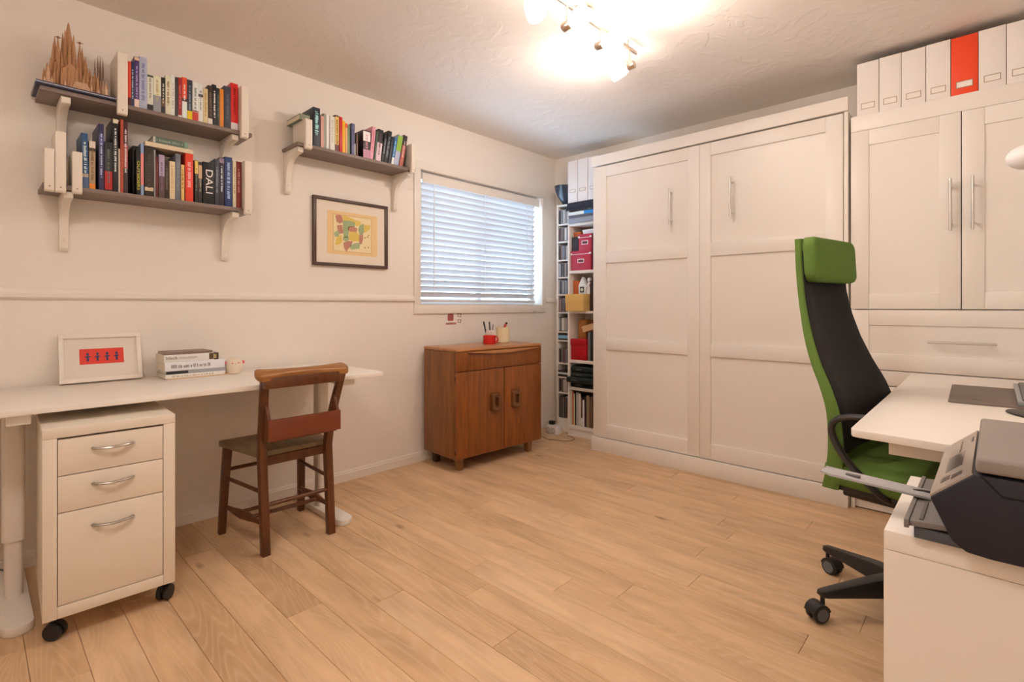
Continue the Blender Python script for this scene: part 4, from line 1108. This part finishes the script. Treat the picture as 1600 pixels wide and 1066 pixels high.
carton('storage_box', 'smaller crimson storage box stacked on the larger one in the bookcase', .424, .552, -.226, 1.5525, 1.686, ROSE, holder=True, lid=.030)
carton('file_case', 'dark grey case standing left of the smaller crimson box in the bookcase', .346, .412, -.215, 1.5525, 1.672, M('#3a3434', .6), lid=0)
carton('file_case', 'dark grey folder box at the right side of the crimson boxes in the bookcase', .560, .640, -.220, 1.3885, 1.69, M('#5a4c48', .6), lid=0)
carton('carton', 'orange carton lying on the dark case under the second shelf of the bookcase', .350, .418, -.19, 1.6725, 1.715, M('#b85c24', .6, vary=.2, scale=40), lid=.012, depth=.15)
carton('white_box', 'white box lying on the crimson box and folder box in the bookcase', .452, .640, -.205, 1.6905, 1.725, M('#d8ccc8', .5), lid=.014, depth=.17)
# two boxes and a cloth on top
carton('file_case', 'flat grey box pushed out over the top shelf of the bookcase', .3415, .6945, -.262, 1.7850, 1.822, M('#8c8480', .45), lid=.016, depth=.22, over=.001)
carton('file_case', 'dark grey flat box on the flat grey one in the bookcase', .3430, .6930, -.255, 1.8225, 1.848, M('#5c5456', .45), lid=.01, depth=.22)
bxw = carton('white_box', 'flat white box with a blue end on the dark grey flat box in the bookcase', .3440, .6930, -.250, 1.8485, 1.876, M('#dcd0c8', .45), lid=.012, depth=.22)
part('blue_end', MB().box(.498, -.2545, 1.849, .600, -.2525, 1.8755), M('#2a7cae', .4), bxw)
cl = MB(); n = 26
rows = []
for j, (yy, zz) in enumerate(((-.03, 1.918), (-.12, 1.920), (-.236, 1.920), (-.250, 1.912), (-.256, 1.895), (-.258, 1.884))):
    rows.append([(.312 + .392 * i / n, yy - .004 * math.sin(i * 1.7 + j), zz + .006 * math.sin(i * .9 + j * 1.3) * (1 if j > 2 else .3)) for i in range(n + 1)])
vs = [p for r in rows for p in r]; fs = []
for j in range(len(rows) - 1):
    for i in range(n):
        a = j * (n + 1) + i; fs.append((a, a + 1, a + n + 2, a + n + 1))
cl.add(vs, fs)
cl.box(.318, -.245, 1.9145, .70, -.03, 1.958)
solo('folded_cloth', cl, M('#2c2a30', .9, vary=.3, scale=30, bump=.4), 'dark folded cloth lying on top of the bookcase', 'cloth', ang=60)
for i, (xa, xb) in enumerate(((.3215, .418), (.424, .520), (.526, .622))):
    file_box('file_box', xa, xb, -.235, 1.9585, 2.310, M((0.78, 0.76, 0.76), .55, vary=.01),
             ('white file box over the disc tower side on top of the bookcase', 'white file box in the middle on top of the bookcase', 'white file box half hidden by the wall bed on top of the bookcase')[i],
             'file boxes on top of the bookcase', depth=.2, holder=(.16, .80, .085, .112))
# third compartment
KRAFT = M('#d09a50', .7, vary=.05)
carton('shoe_box', 'kraft yellow cardboard box sticking out of the bookcase', .3425, .522, -.298, 1.0505, 1.190, KRAFT, lid=.074, depth=.27, over=.002)
carton('orange_tin', 'orange tin standing on the kraft box in the bookcase', .352, .412, -.20, 1.1905, 1.305, M('#b4541c', .5), lid=.006, depth=.08)
t = thing('house_clock', 'white house shaped clock standing on the kraft box', 'clock', (.445, -.19, 1.1905))
part('house_body', MB().prism([(.418, 1.1905), (.482, 1.1905), (.486, 1.262), (.452, 1.335), (.414, 1.262)], 'xz', -.215, -.17), M('#dccdbc', .5), t, bevel=.002)
part('dial_plate', MB().box(.430, -.217, 1.203, .472, -.2145, 1.252), M('#4a4034', .5), t)
part('dial', MB().lathe([(.013, 0), (.013, -.003), (.001, -.0035)], (.451, -.2165, 1.228), 16, axis='y'), M('#d0c4a4', .5), t)
t = thing('ceramic_figure', 'white ceramic figure beside the house shaped clock', 'figurine', (.508, -.19, 1.1905))
CER = M('#dcc4b0', .4, vary=.12, scale=60)
part('figure_body', MB().lathe([(.022, 0), (.026, .012), (.018, .045), (.022, .075), (.012, .098), (.006, .104)], (.508, -.19, 1.1905), 16), CER, t)
part('figure_head', MB().ball((.508, -.19, 1.308), .020), CER, t)
part('figure_arm', MB().tube([(.502, -.205, 1.262), (.492, -.222, 1.243), (.503, -.222, 1.226)], .006, 8), CER, t)
part('figure_arm', MB().tube([(.520, -.205, 1.262), (.534, -.230, 1.270), (.545, -.232, 1.282)], .006, 8), CER, t)
for i, (xa, xb, zt, c) in enumerate(((.528, .552, 1.30, '#3a241e'), (.553, .590, 1.33, '#241a18'), (.591, .640, 1.35, '#4a3430'))):
    book(xa, xb, zt - 1.0505, c, [], None, ('maroon', 'blackish', 'dull brown')[i] + ' tall volume right of the kraft box in the bookcase', {}, 1.0505, 'volumes in the bookcase') if False else None
    t = thing('book', ('maroon', 'blackish', 'dull brown')[i] + ' tall volume right of the kraft box in the bookcase', 'book', ((xa + xb) / 2, -.13, 1.0505), group='tall volumes in the bookcase')
    part('cover', MB().box(xa + .0005, -.212, 1.0505, xb - .0005, -.21, zt).box(xa + .0005, -.21, 1.0505, xa + .003, -.06, zt).box(xb - .003, -.21, 1.0505, xb - .0005, -.06, zt), M(c, .5), t)
    part('pages', MB().box(xa + .003, -.21, 1.053, xb - .003, -.064, zt - .004), PAPER, t)
# fourth compartment
def stand_book(xa, xb, z, h, c, label, group, yf=-.21, depth=.15, tilt=0, bands=()):
    t = thing('book', label, 'book', (xa, yf + depth / 2, z), group=group, rot=(0, R(tilt), 0), local=True)
    w = xb - xa - .0006
    part('cover', MB().box(0, -depth / 2, 0, w, -depth / 2 + .002, h).box(0, -depth / 2 + .002, 0, .0022, depth / 2, h).box(w - .0022, -depth / 2 + .002, 0, w, depth / 2, h), M(c, .5, vary=.08), t, bevel=.0005)
    part('pages', MB().box(.0022, -depth / 2 + .002, .003, w - .0022, depth / 2 - .003, h - .004), PAPER, t)
    for a, b, bc_ in bands:
        part('spine_band', MB().box(.0003, -depth / 2 - .0005, a * h, w - .0003, -depth / 2 + .0006, b * h), M(bc_, .5), t)
    return t
carton('storage_box', 'plain bright red lidded box in the middle of the bookcase', .346, .502, -.226, .6405, .815, M('#a80c14', .45, vary=.02), lid=.045)
carton('wood_box', 'orange brown wooden box standing on the bright red box in the bookcase', .372, .450, -.155, .8155, .975, M('#a0602a', .5, vary=.15, scale=30), lid=0, depth=.12)
stand_book(.506, .530, .6405, .235, '#74685e', 'grey binder right of the bright red box in the bookcase', 'binders right of the bright red box')
stand_book(.532, .566, .6405, .238, '#20241c', 'blackish green binder right of the grey one in the bookcase', 'binders right of the bright red box')
stand_book(.568, .604, .6405, .225, '#2a1c18', 'dark brown binder at the bed side of the bookcase', 'binders right of the bright red box')
t = thing('book', 'tan book lying tilted over the binders in the bookcase', 'book', (.560, -.14, .925), rot=(0, R(-16), 0), local=True)
part('cover', MB().box(-.10, -.085, -.024, .10, .08, -.022).box(-.10, -.085, .022, .10, .08, .024).box(-.102, -.085, -.024, -.10, .08, .024), M('#d8a878', .6), t)
part('pages', MB().box(-.10, -.082, -.022, .098, .078, .022), M('#c89460', .8, vary=.1, scale=200), t)
# fifth compartment
for i, (z0, z1, xa, c) in enumerate(((.4125, .456, .350, '#1a1c18'), (.4565, .500, .3405, '#23261f'), (.5005, .536, .352, '#2a2c24'), (.5365, .588, .350, '#20221c'))):
    t = thing('album', ('lowest', 'second lowest, jutting out', 'third lowest', 'topmost')[i] + ' of four dark green black albums lying in the bookcase', 'album', (.5, -.13, z0), group='albums lying in the bookcase')
    xb = .690
    zc, r = (z0 + z1) / 2, (z1 - z0) / 2
    yfr = -.285 if i == 1 else -.236
    part('cover', MB().prism([(yfr + r * .45 - r * .45 * math.cos(R(a)), zc + r * math.sin(R(a))) for a in range(-90, 91, 15)] + [(-.04, z1), (-.04, z0)], 'yz', xa, xb), M(c, .35, vary=.15), t)
    part('title_block', MB().box(xa + .05, yfr - .0008, zc - .004, xa + .11, yfr + .002, zc + .004), M('#5a5848', .5), t)
# lowest compartment
low = [(.348, .362, .285, '#b0602a', 'orange brown'), (.363, .372, .265, '#d8bc94', 'thin cream'), (.373, .386, .262, '#2c2624', 'slim black'), (.388, .412, .278, '#b0a090', 'thick pale grey'), (.413, .436, .272, '#c4ac90', 'beige'), (.438, .452, .24, '#4c2c22', 'dark maroon'), (.453, .470, .22, '#e0ccb8', 'short white'), (.471, .490, .25, '#3a2018', 'black brown'), (.491, .52, .262, '#8a6c4c', 'brown'), (.521, .55, .255, '#6a4a34', 'dull brown')]
for xa, xb, h, c, nm in low:
    stand_book(xa, xb, .0885, h, c, nm + ' book standing in the lowest compartment of the bookcase', 'books in the lowest compartment of the bookcase', bands=((.02, .3, '#d8c8b8'),) if nm == 'dark maroon' else ())
t = thing('album', 'black album lying on the books of the lowest compartment', 'album', (.5, -.13, .3755), rot=(0, R(.6), 0), local=True)
part('cover', MB().box(-.14, -.10, 0, .17, .08, .010), M('#17140f', .5), t)
part('pages', MB().box(-.138, -.095, .0015, .168, .0815, .0085), PAPER, t)

# ------------------------------------------------------------------ power station on the floor
pw = thing('power_hub', 'white rounded twin socket hub on the floor beside the disc tower', 'power strip', (.19, -.262, 0))
HUB = M((0.72, 0.68, 0.66), .35, vary=.03)
c = MB()
for z, s in ((0, .90), (.006, 1.0), (.045, 1.0), (.066, .86), (.074, .62)):
    c.v += [Vector((.190 + (p[0]) * s, -.262 + p[1] * s, z)) for p in round_rect(-.070, -.045, .070, .045, .030, 5)]
n = 24
for j in range(4):
    for i in range(n):
        c.f.append((j * n + i, j * n + (i + 1) % n, (j + 1) * n + (i + 1) % n, (j + 1) * n + i))
c.f.append(tuple(range(n))[::-1]); c.f.append(tuple(range(4 * n, 5 * n)))
part('housing', c, HUB, pw)
for dx in (-.030, .028):
    part('socket', MB().lathe([(.019, 0), (.019, -.002), (.015, -.0025), (.014, .0005)], (.190 + dx, -.3065, .032), 18, axis='y'), M((.36, .32, .31), .5), pw)
part('plug', MB().box(.150, -.285, .068, .196, -.245, .104), BLACK_PLASTIC, pw, bevel=.004)
solo('cable', MB().tube(smoothstep_pts([(.095, -.315, .005), (.13, -.345, .005), (.20, -.352, .005), (.262, -.305, .005), (.262, -.25, .010), (.245, -.23, .03)], 6), .0042, 8), M((.74, .70, .66), .4), 'white cable curling round the twin socket hub', 'cable')
solo('cable', MB().tube(smoothstep_pts([(.11, -.37, .0025), (.20, -.425, .0025), (.30, -.47, .0025), (.34, -.44, .0025), (.42, -.425, .0025), (.455, -.36, .0025), (.43, -.295, .0025), (.37, -.268, .0025), (.335, -.262, .0025)], 6), .0020, 6), M('#4a3628', .5), 'thin dark cable looping on the floor before the bookcase', 'cable')
# ------------------------------------------------------------------ right desk and what lies on it
rd = thing('white_desk', 'white desk at the right with the keyboard, before the tall cabinet', 'desk', (3.05, -1.25, 0))
top = [(2.682, -2.086), (2.87, -2.106), (3.02, -2.134), (3.20, -2.172), (3.455, -2.20), (3.455, -.508), (2.652, -.508), (2.664, -2.062), (2.667, -2.074), (2.673, -2.082)]
part('desktop', MB().prism(top, 'xy', .740, .760), DTOP, rd, bevel=.0015)
part('crossbeam', MB().box(2.745, -2.045, .700, 3.40, -2.005, .7395), LEGW, rd)
for yl in (-1.94, -.68):
    l = part('leg', MB().prism(round_rect(3.02, yl - .031, 3.09, yl + .031, .018), 'xy', .235, .70), LEGW, rd)
    part('lower_tube', MB().prism(round_rect(3.026, yl - .025, 3.084, yl + .025, .016), 'xy', .03, .236), LEGW, l)
    part('foot', MB().prism(round_rect(2.80, yl - .042, 3.40, yl + .042, .041), 'xy', 0, .030), LEGW, l, bevel=.004)
    part('top_support', MB().box(2.80, yl - .025, .70, 3.38, yl + .025, .7395), LEGW, l)
ZR_ = .760
pad = thing('desk_pad', 'flat grey brown rectangular pad on the right desk left of the keyboard', 'desk pad', (2.91, -1.14, ZR_), rotz=0)
part('pad', MB().prism([(2.842, -1.402), (3.082, -1.384), (3.066, -.876), (2.826, -.886), (2.818, -.894), (2.831, -1.392)], 'xy', ZR_, ZR_ + .004), M('#6a5446', .5, vary=.08, scale=200), pad, bevel=.001)
part('pad_mark', MB().prism([(2.888, -1.296), (2.896, -1.288), (2.896, -1.293), (2.915, -1.293), (2.915, -1.299), (2.896, -1.299), (2.896, -1.304)], 'xy', ZR_ + .0039, ZR_ + .0046), M('#3a2c24', .6), pad)
kb = thing('keyboard', 'keyboard with a pale rim on the right desk at the photo edge', 'keyboard', (3.09, -1.085, ZR_ + .004))
part('keyboard_case', MB().box(3.003, -1.362, ZR_ + .0042, 3.165, -.815, ZR_ + .020), M('#8a8074', .4), kb, bevel=.003)
part('key_field', MB().box(3.015, -1.342, ZR_ + .0195, 3.155, -.830, ZR_ + .0215), M('#3a342f', .5), kb)
ks = MB()
for i in range(6):
    for j in range(21):
        x, yy = 3.0175 + i * .0228, -1.339 + j * .0240
        ks.box(x, yy, ZR_ + .0214, x + .0195, yy + .0205, ZR_ + .027)
part('keys', ks, M('#6c6258', .5), kb, kind='stuff')
mm = thing('mouse_mat', 'black rounded mat with a cushioned edge on the right desk below the keyboard', 'mouse mat', (3.10, -1.53, ZR_), rotz=0)
el = [(3.115 + .145 * math.cos(R(a)) * (1 if math.cos(R(a)) > 0 else .98), -1.535 + .105 * math.sin(R(a)) + .05 * (math.cos(R(a)) < 0) * (-math.cos(R(a)))) for a in range(0, 360, 10)]
part('mat', MB().prism(el, 'xy', ZR_, ZR_ + .006), BLACK_PLASTIC, mm, bevel=.002)
part('wrist_cushion', MB().ball((3.15, -1.56, ZR_ + .0245), .05, (1.5, .8, .35)), M((.03, .03, .035), .6), mm)

lamp = thing('desk_lamp', 'white round desk lamp head reaching in at the right edge before the tall cabinet', 'lamp', (3.36, -1.0, ZR_))
LW = M((.82, .82, .82), .35, vary=.01)
part('base', MB().lathe([(.085, 0), (.088, .006), (.080, .016), (.012, .022), (.010, .03)], (3.36, -1.0, ZR_), 28), LW, lamp)
part('arm', MB().cyl((3.36, -1.0, ZR_ + .02), (3.42, -1.02, 1.30), .009), LW, lamp)
part('arm', MB().cyl((3.42, -1.02, 1.30), (3.075, -1.18, 1.63), .008), LW, lamp)
part('joint', MB().ball((3.42, -1.02, 1.30), .016), LW, lamp)
part('shade', MB().ball((3.035, -1.20, 1.607), .060, (1, 1, .72), 24, 14), LW, lamp)

# ------------------------------------------------------------------ office chair
GREEN = M((0.115, 0.205, 0.045), .85, vary=.14, scale=260, bump=.25, spec=.15)
NET = mesh_fabric()
oc = thing('office_chair', 'high backed office chair of green fabric and black net at the right desk', 'office chair', (2.716, -1.440, 0), rotz=R(-11))
def star_angle(k): return R((150, 229, 302, 14, 80)[k] + 11)
part('hub', MB().lathe([(.03, .075), (.048, .085), (.050, .125), (.034, .150), (.03, .150)], (0, 0, 0), 20), BLACK_PLASTIC, oc)
for k in range(5):
    a = star_angle(k); ca, sa = math.cos(a), math.sin(a)
    rings = []
    for r, w, z0, z1 in ((.030, .032, .076, .142), (.12, .028, .076, .134), (.305, .020, .082, .104), (.322, .015, .084, .102)):
        px, py = r * ca, r * sa; nx, ny = -sa * w, ca * w
        rings.append([(px - nx, py - ny, z0), (px + nx, py + ny, z0), (px + nx * .8, py + ny * .8, z1), (px - nx * .8, py - ny * .8, z1)])
    lg = part('leg', MB().loft(rings), BLACK_PLASTIC, oc, bevel=.003)
    px, py = .310 * ca, .310 * sa
    rot = a + (1.0, 2.2, .4, 1.6, 2.9)[k]
    if k == 0: rot = R(345)
    if k == 1: rot = R(245)
    T = Matrix.Translation((px, py, .030)) @ Matrix.Rotation(rot, 4, 'Z') @ Matrix.Translation((.020, 0, 0))
    wh = MB()
    for s in (-1, 1):
        wh.lathe([(.010, -.009), (.0275, -.009), (.030, -.006), (.030, .006), (.0275, .009), (.010, .009)], (0, s * .0155, 0), 20, axis='y')
    wh.xf(T)
    cs = part('caster', wh, BLACK_PLASTIC, lg)
    hd = MB().prism([(.034 * math.cos(R(q)), .034 * math.sin(R(q))) for q in range(5, 166, 20)] + [(-.02, .0), (.02, -.004)], 'xz', -.0235, .0235)
    hd.cyl((-.020, 0, .025), (-.020, 0, .058), .0075, n=10); hd.xf(T)
    part('caster_hood', hd, BLACK_PLASTIC, lg)
    for s in (-1, 1):
        hdm = MB().lathe([(.016, s * .0252), (.022, s * .0254), (.022, s * .0247), (.016, s * .0245)], (0, 0, 0), 18, axis='y').xf(T)
        part('caster_ring', hdm, M('#5e5a58', .4), lg)
part('gas_column', MB().lathe([(.030, .12), (.030, .27), (.019, .272), (.019, .40)], (0, 0, 0), 20), BLACK_PLASTIC, oc)
part('tilt_mechanism', MB().box(-.16, -.10, .395, .14, .10, .453), BLACK_PLASTIC, oc, bevel=.008)
# seat cushion: domed grid
nx_, ny_ = 14, 12
top_r, bot_r = [], []
def seat_w(f): return .262 - .020 * f
vs, fs = [], []
rings = []
for z, s, dome in ((.440, .93, 0), (.452, .985, 0), (.478, 1.0, 0), (.497, .985, 1), (.510, .93, 1), (.518, .80, 1), (.520, .5, 1), (.521, .05, 1)):
    ring = []
    for p in round_rect(-.185 * 1, -.258, .300, .258, .075, 7):
        cx_ = .06
        x, yy = cx_ + (p[0] - cx_) * s, p[1] * s
        zz = z + (-.020 * max(0, (x - .18) / .12) ** 2 if dome else -.010 * max(0, (x - .18) / .12) ** 2) + (.014 * (abs(yy) / .25) ** 2 * (1 if dome and s < .9 else 0))
        ring.append((x, yy, zz))
    rings.append([(a, b * .955, c + .030) for a, b, c in ring])
part('seat', MB().loft(rings), GREEN, oc, ang=60)
part('seat_shell', MB().prism(round_rect(-.16, -.225, .26, .225, .06, 6), 'xy', .452, .472), BLACK_PLASTIC, oc, bevel=.004)
# back
PROF = [(-.168, .452), (-.150, .53), (-.143, .61), (-.150, .715), (-.176, .80), (-.212, .88), (-.243, .97), (-.264, 1.06), (-.279, 1.15), (-.288, 1.25), (-.292, 1.345)]
WID = [.235, .246, .250, .246, .236, .222, .206, .192, .183, .180, .178]
def prof_at(z):
    for i in range(len(PROF) - 1):
        (xa, za), (xb, zb) = PROF[i], PROF[i + 1]
        if z <= zb or i == len(PROF) - 2:
            f = (z - za) / (zb - za); return xa + (xb - xa) * f, WID[i] + (WID[i + 1] - WID[i]) * f
fine = smoothstep_pts([(p[0], w, p[1]) for p, w in zip(PROF, WID)], 5)
for s in (-1, 1):
    rings = []
    for q in fine:
        x, w, z = q; t = .052 - .026 * min(1, max(0, (z - .55) / .55)); hw = .016
        rings.append([(x - t * .1 + t * cx_ , s * (w - hw + hw * cy_), z) for cx_, cy_ in ((0, .7), (.15, 1), (.85, 1), (1, .7), (1, -.7), (.85, -1), (.15, -1), (0, -.7))])
    part('back_rim', MB().loft(rings), GREEN, oc, ang=50)
def sheet(z0, z1, nz, off, t, inset, sag, m, name):
    rf = []; rb = []
    for i in range(nz + 1):
        z = z0 + (z1 - z0) * i / nz; x, w = prof_at(z); w -= inset
        thk = .052 - .026 * min(1, max(0, (z - .55) / .55))
        a = []; b = []
        for j in range(13):
            f = -1 + 2 * j / 12
            xx = x - thk * .1 + thk * off - sag * (1 - min(1, abs(f) / .84) ** 2)
            a.append((xx, f * w, z)); b.append((xx - t, f * w, z))
        rf.append(a); rb.append(b)
    mb = MB(); rings = []
    for a, b in zip(rf, rb): rings.append(a + b[::-1])
    return part(name, mb.loft(rings), m, oc, ang=60)
sheet(.585, 1.30, 24, 1.13, .004, .004, .024, NET, 'back_net')
sheet(.470, .602, 8, .86, .022, .024, .012, GREEN, 'lower_back_pad')
sheet(1.285, 1.345, 4, .9, .020, .020, .008, GREEN, 'top_bar')
hp = []
for s, dx in ((.90, 0), (1.0, .008), (1.0, .040), (.95, .052), (.80, .058)):
    ring = []
    for p in round_rect(-.176, 1.182, .176, 1.352, .035, 6):
        yy = p[0] * (1 - (1 - s) * .5); zz = 1.267 + (p[1] - 1.267) * s
        ring.append((prof_at(min(zz, 1.345))[0] + .020 + dx - .014 * (1 - (yy / .176) ** 2), yy, zz))
    hp.append(ring)
part('headrest', MB().loft(hp), GREEN, oc, ang=60)
part('back_bracket', MB().prism([(-.10, .395), (-.03, .395), (-.03, .425), (-.13, .425), (-.185, .50), (-.185, .62), (-.20, .62), (-.205, .48)], 'xz', -.05, .05), BLACK_PLASTIC, oc, bevel=.004)
for s in (-1, 1):
    pts = smoothstep_pts([(.150, s * .282, .66), (.148, s * .282, .700), (.11, s * .283, .722), (.02, s * .283, .7265), (-.060, s * .283, .7235), (-.108, s * .282, .704), (-.122, s * .280, .668), (-.106, s * .278, .620), (-.074, s * .274, .570), (-.034, s * .268, .525), (.01, s * .245, .475), (.03, s * .20, .452)], 5)
    part('armrest', MB().tube(pts, .0145, 8, flat=.75), M((.035, .033, .034), .4), oc)

# ------------------------------------------------------------------ cabinet with the printer
pc_ = thing('low_cabinet', 'low white cabinet under the printer in the right foreground', 'cabinet', (3.18, -2.35, 0))
ax0, ax1, ay0, ay1, az = 2.800, 3.46, -2.556, -2.145, .680
part('top_panel', MB().box(ax0, ay0, az - .035, ax1, ay1, az), WHITE_MATT, pc_, bevel=.0015)
part('side_panel', MB().box(ax0, ay0 + .0184, .0, ax0 + .035, ay1, az - .0358), WHITE_MATT, pc_, bevel=.001)
part('side_panel', MB().box(ax1 - .035, ay0 + .0184, 0, ax1, ay1, az - .0358), WHITE_MATT, pc_, bevel=.001)
part('front_panel', MB().box(ax0, ay0, .0, ax1, ay0 + .018, az - .0358), WHITE_MATT, pc_)
part('back_panel', MB().box(ax0 + .035, ay1 - .012, 0, ax1 - .035, ay1, az - .0358), WHITE_MATT, pc_)

PRB = M((.012, .013, .023), .5, bump=.35, scale=900, vary=.25)
PRL = M((.24, .215, .20), .42, bump=.15, scale=900, vary=.06)
pr = thing('printer', 'black desktop printer with a grey lid and pulled out paper tray on the low cabinet', 'printer', (3.10, -2.39, az))
pa, pb = -2.592, -2.190
prof = [(2.868, .766), (2.924, .8175), (3.33, .8195), (3.33, .705), (3.315, .690), (2.945, .6845), (2.915, .687), (2.897, .700)]
part('body', MB().prism(prof, 'xz', pa, pb), PRB, pr, bevel=.004)
for fx in (2.96, 3.28):
    for fy in (-2.53, -2.24):
        part('foot', MB().cyl((fx, fy, .680), (fx, fy, .688), .012), BLACK_PLASTIC, pr)
part('lid', MB().box(2.926, pa - .002, .8215, 3.332, pb + .002, .846), PRL, pr, bevel=.006, seg=3)
rim = MB().prism([(2.931, .8165), (2.957, .7875), (3.33, .7875), (3.33, .7905), (2.9585, .7905), (2.935, .8165)], 'xz', pa - .0006, pa + .002)
part('lid_seam', rim, M((.004, .004, .005), .8), pr)
PAN = M((.36, .31, .27), .16, vary=.02, spec=.7)
def on_panel(u):  # along the slope from lower front edge to the upper edge
    return 2.868 + .056 * u, .766 + .0515 * u
def slope_plate(name, u0, u1, ya, yb, h, m, parent, label=None):
    (xa, za), (xb, zb) = on_panel(u0), on_panel(u1); nx, nz = -.0515, .056; L = math.hypot(nx, nz); nx, nz = nx / L * h, nz / L * h
    return part(name, MB().prism([(xa, za), (xb, zb), (xb + nx, zb + nz), (xa + nx, za + nz)], 'xz', ya, yb), m, parent, label=label)
panel = slope_plate('control_panel', .03, .98, pa + .004, pb - .004, .003, PAN, pr)
slope_plate('display', .30, .72, -2.48, -2.36, .0036, M((.12, .10, .09), .1, spec=.8), panel)
slope_plate('panel_mark', .55, .60, -2.34, -2.24, .0035, M((.16, .13, .11), .4), panel)
slope_plate('button', .25, .45, -2.545, -2.515, .0036, M((.10, .08, .07), .3), panel)
slope_plate('button', .50, .75, -2.555, -2.53, .0036, M((.05, .04, .04), .3), panel)
slope_plate('status_light', .86, .92, -2.30, -2.26, .0036, M((.06, .05, .05), .3), panel)
TR = M('#6f6054', .5, vary=.05)
tr = part('output_tray', MB().prism([(2.838, .704), (2.930, .712), (2.930, .722), (2.838, .714)], 'xz', -2.575, -2.275), TR, pr, bevel=.002, label='dark grey brown pulled out paper tray')
part('paper_cassette', MB().prism([(2.845, .6835), (2.94, .6835), (2.94, .703), (2.845, .7035)], 'xz', -2.570, -2.285), M('#4a4644', .5), tr, bevel=.002)
part('tray_lip', MB().box(2.832, -2.582, .702, 2.839, -2.268, .7165), TR, tr, bevel=.001)
part('tray_guide', MB().box(2.852, -2.565, .7155, 2.857, -2.455, .7175), M('#5a4c42', .5), tr)
EX = M('#a39488', .35, vary=.03)
ext = MB().prism([(2.672, -.0), (2.685, -.008), (2.870, -.008), (2.870, .0)], 'xz', -.025, .025)
ar = MB().loft([[(2.868, -2.440, .716), (2.868, -2.388, .716), (2.868, -2.388, .721), (2.868, -2.440, .721)],
                [(2.700, -2.486, .738), (2.700, -2.434, .738), (2.700, -2.434, .7435), (2.700, -2.486, .7435)],
                [(2.682, -2.484, .742), (2.684, -2.436, .742), (2.684, -2.436, .7455), (2.682, -2.484, .7455)]])
ea = part('tray_extension', ar, EX, tr, bevel=.001, label='pale grey extension flap of the paper tray')
part('flap_slot', MB().prism(round_rect(2.722, -2.462, 2.748, -2.450, .004), 'xy', .7385, .7418), M('#5c5048', .5), ea)
part('flap_slot', MB().prism([(2.832, -2.425), (2.845, -2.416), (2.868, -2.412), (2.868, -2.406), (2.842, -2.409), (2.828, -2.418)], 'xy', .718, .7262), M('#2a2420', .5), ea)

# ------------------------------------------------------------------ ceiling spotlights
tl = thing('spotlight_track', 'steel ceiling rail with four lit glass spotlights', 'lamp', (1.595, -1.80, 2.44))
NICKEL = M((0.66, 0.56, 0.46), 0.3, metal=1.0, vary=.03, scale=100)
part('ceiling_plate', MB().lathe([(.045, 2.4398), (.045, 2.430), (.040, 2.424), (.001, 2.424)], (1.595, -1.80, 0), 24), NICKEL, tl)
part('rail', MB().box(1.589, -2.275, 2.394, 1.601, -1.335, 2.412), NICKEL, tl, bevel=.002)
part('plate_stem', MB().cyl((1.595, -1.80, 2.41), (1.595, -1.80, 2.426), .007), NICKEL, tl)
for yy in (-2.20, -1.42):
    part('rail_post', MB().cyl((1.595, yy, 2.41), (1.595, yy, 2.4398), .005, n=10), NICKEL, tl)
GLOW = emitter('lit frosted glass', LAMP_COLOR, SHADE_STRENGTH)
BULB = emitter('lit bulb', LAMP_COLOR, LAMP_STRENGTH)
def spot(y, cap, d):
    cap = Vector(cap); d = Vector(d).normalized()
    arm = part('spot_stem', MB().cyl((1.595, y, 2.396), (1.595, y, cap.z + .016), .0045, n=10), NICKEL, tl)
    q = Vector((0, 0, 1)).rotation_difference(d).to_matrix().to_4x4(); T = Matrix.Translation(cap) @ q
    part('spot_cap', MB().lathe([(.001, -.024), (.017, -.024), (.020, -.020), (.020, .012), (.018, .016), (.010, .016)], (0, 0, 0), 18).xf(T), NICKEL, arm)
    part('glass_shade', MB().lathe([(.012, .016), (.022, .020), (.031, .040), (.036, .070), (.040, .100), (.038, .100), (.034, .070), (.028, .040), (.020, .022)], (0, 0, 0), 20, cap=False).xf(T), GLOW, arm, label='lit frosted glass shade')
    part('bulb', MB().lathe([(.012, .018), (.020, .050), (.030, .082), (.031, .090), (.018, .096), (.001, .098)], (0, 0, 0), 20).xf(T), BULB, arm, label='glowing bulb face')
spot(-1.405, (1.600, -1.405, 2.312), (-.92, -.05, -.10))
spot(-1.669, (1.595, -1.669, 2.321), (1, 0, .02))
spot(-1.927, (1.595, -1.927, 2.312), (1, .08, .26))
spot(-2.190, (1.600, -2.190, 2.320), (.42, .05, -.85))

# added fill lamp, unseen behind the camera, brightens the near side of the room
dl_ = thing('added_fill_lamp', 'added fill dome lamp on the ceiling, unseen behind the camera', 'lamp', (2.15, -3.80, 2.44))
part('fill_lamp_base', MB().lathe([(.150, 2.4398), (.155, 2.425), (.150, 2.415), (.001, 2.415)], (2.15, -3.80, 0), 32), WHITE_MATT, dl_)
FILL_GLOW = emitter('added fill glow', FILL_COLOR, FILL_STRENGTH)
part('fill_dome', MB().lathe([(.140, 2.414), (.138, 2.395), (.120, 2.368), (.080, 2.347), (.035, 2.338), (.001, 2.336)], (2.15, -3.80, 0), 32), FILL_GLOW, dl_)
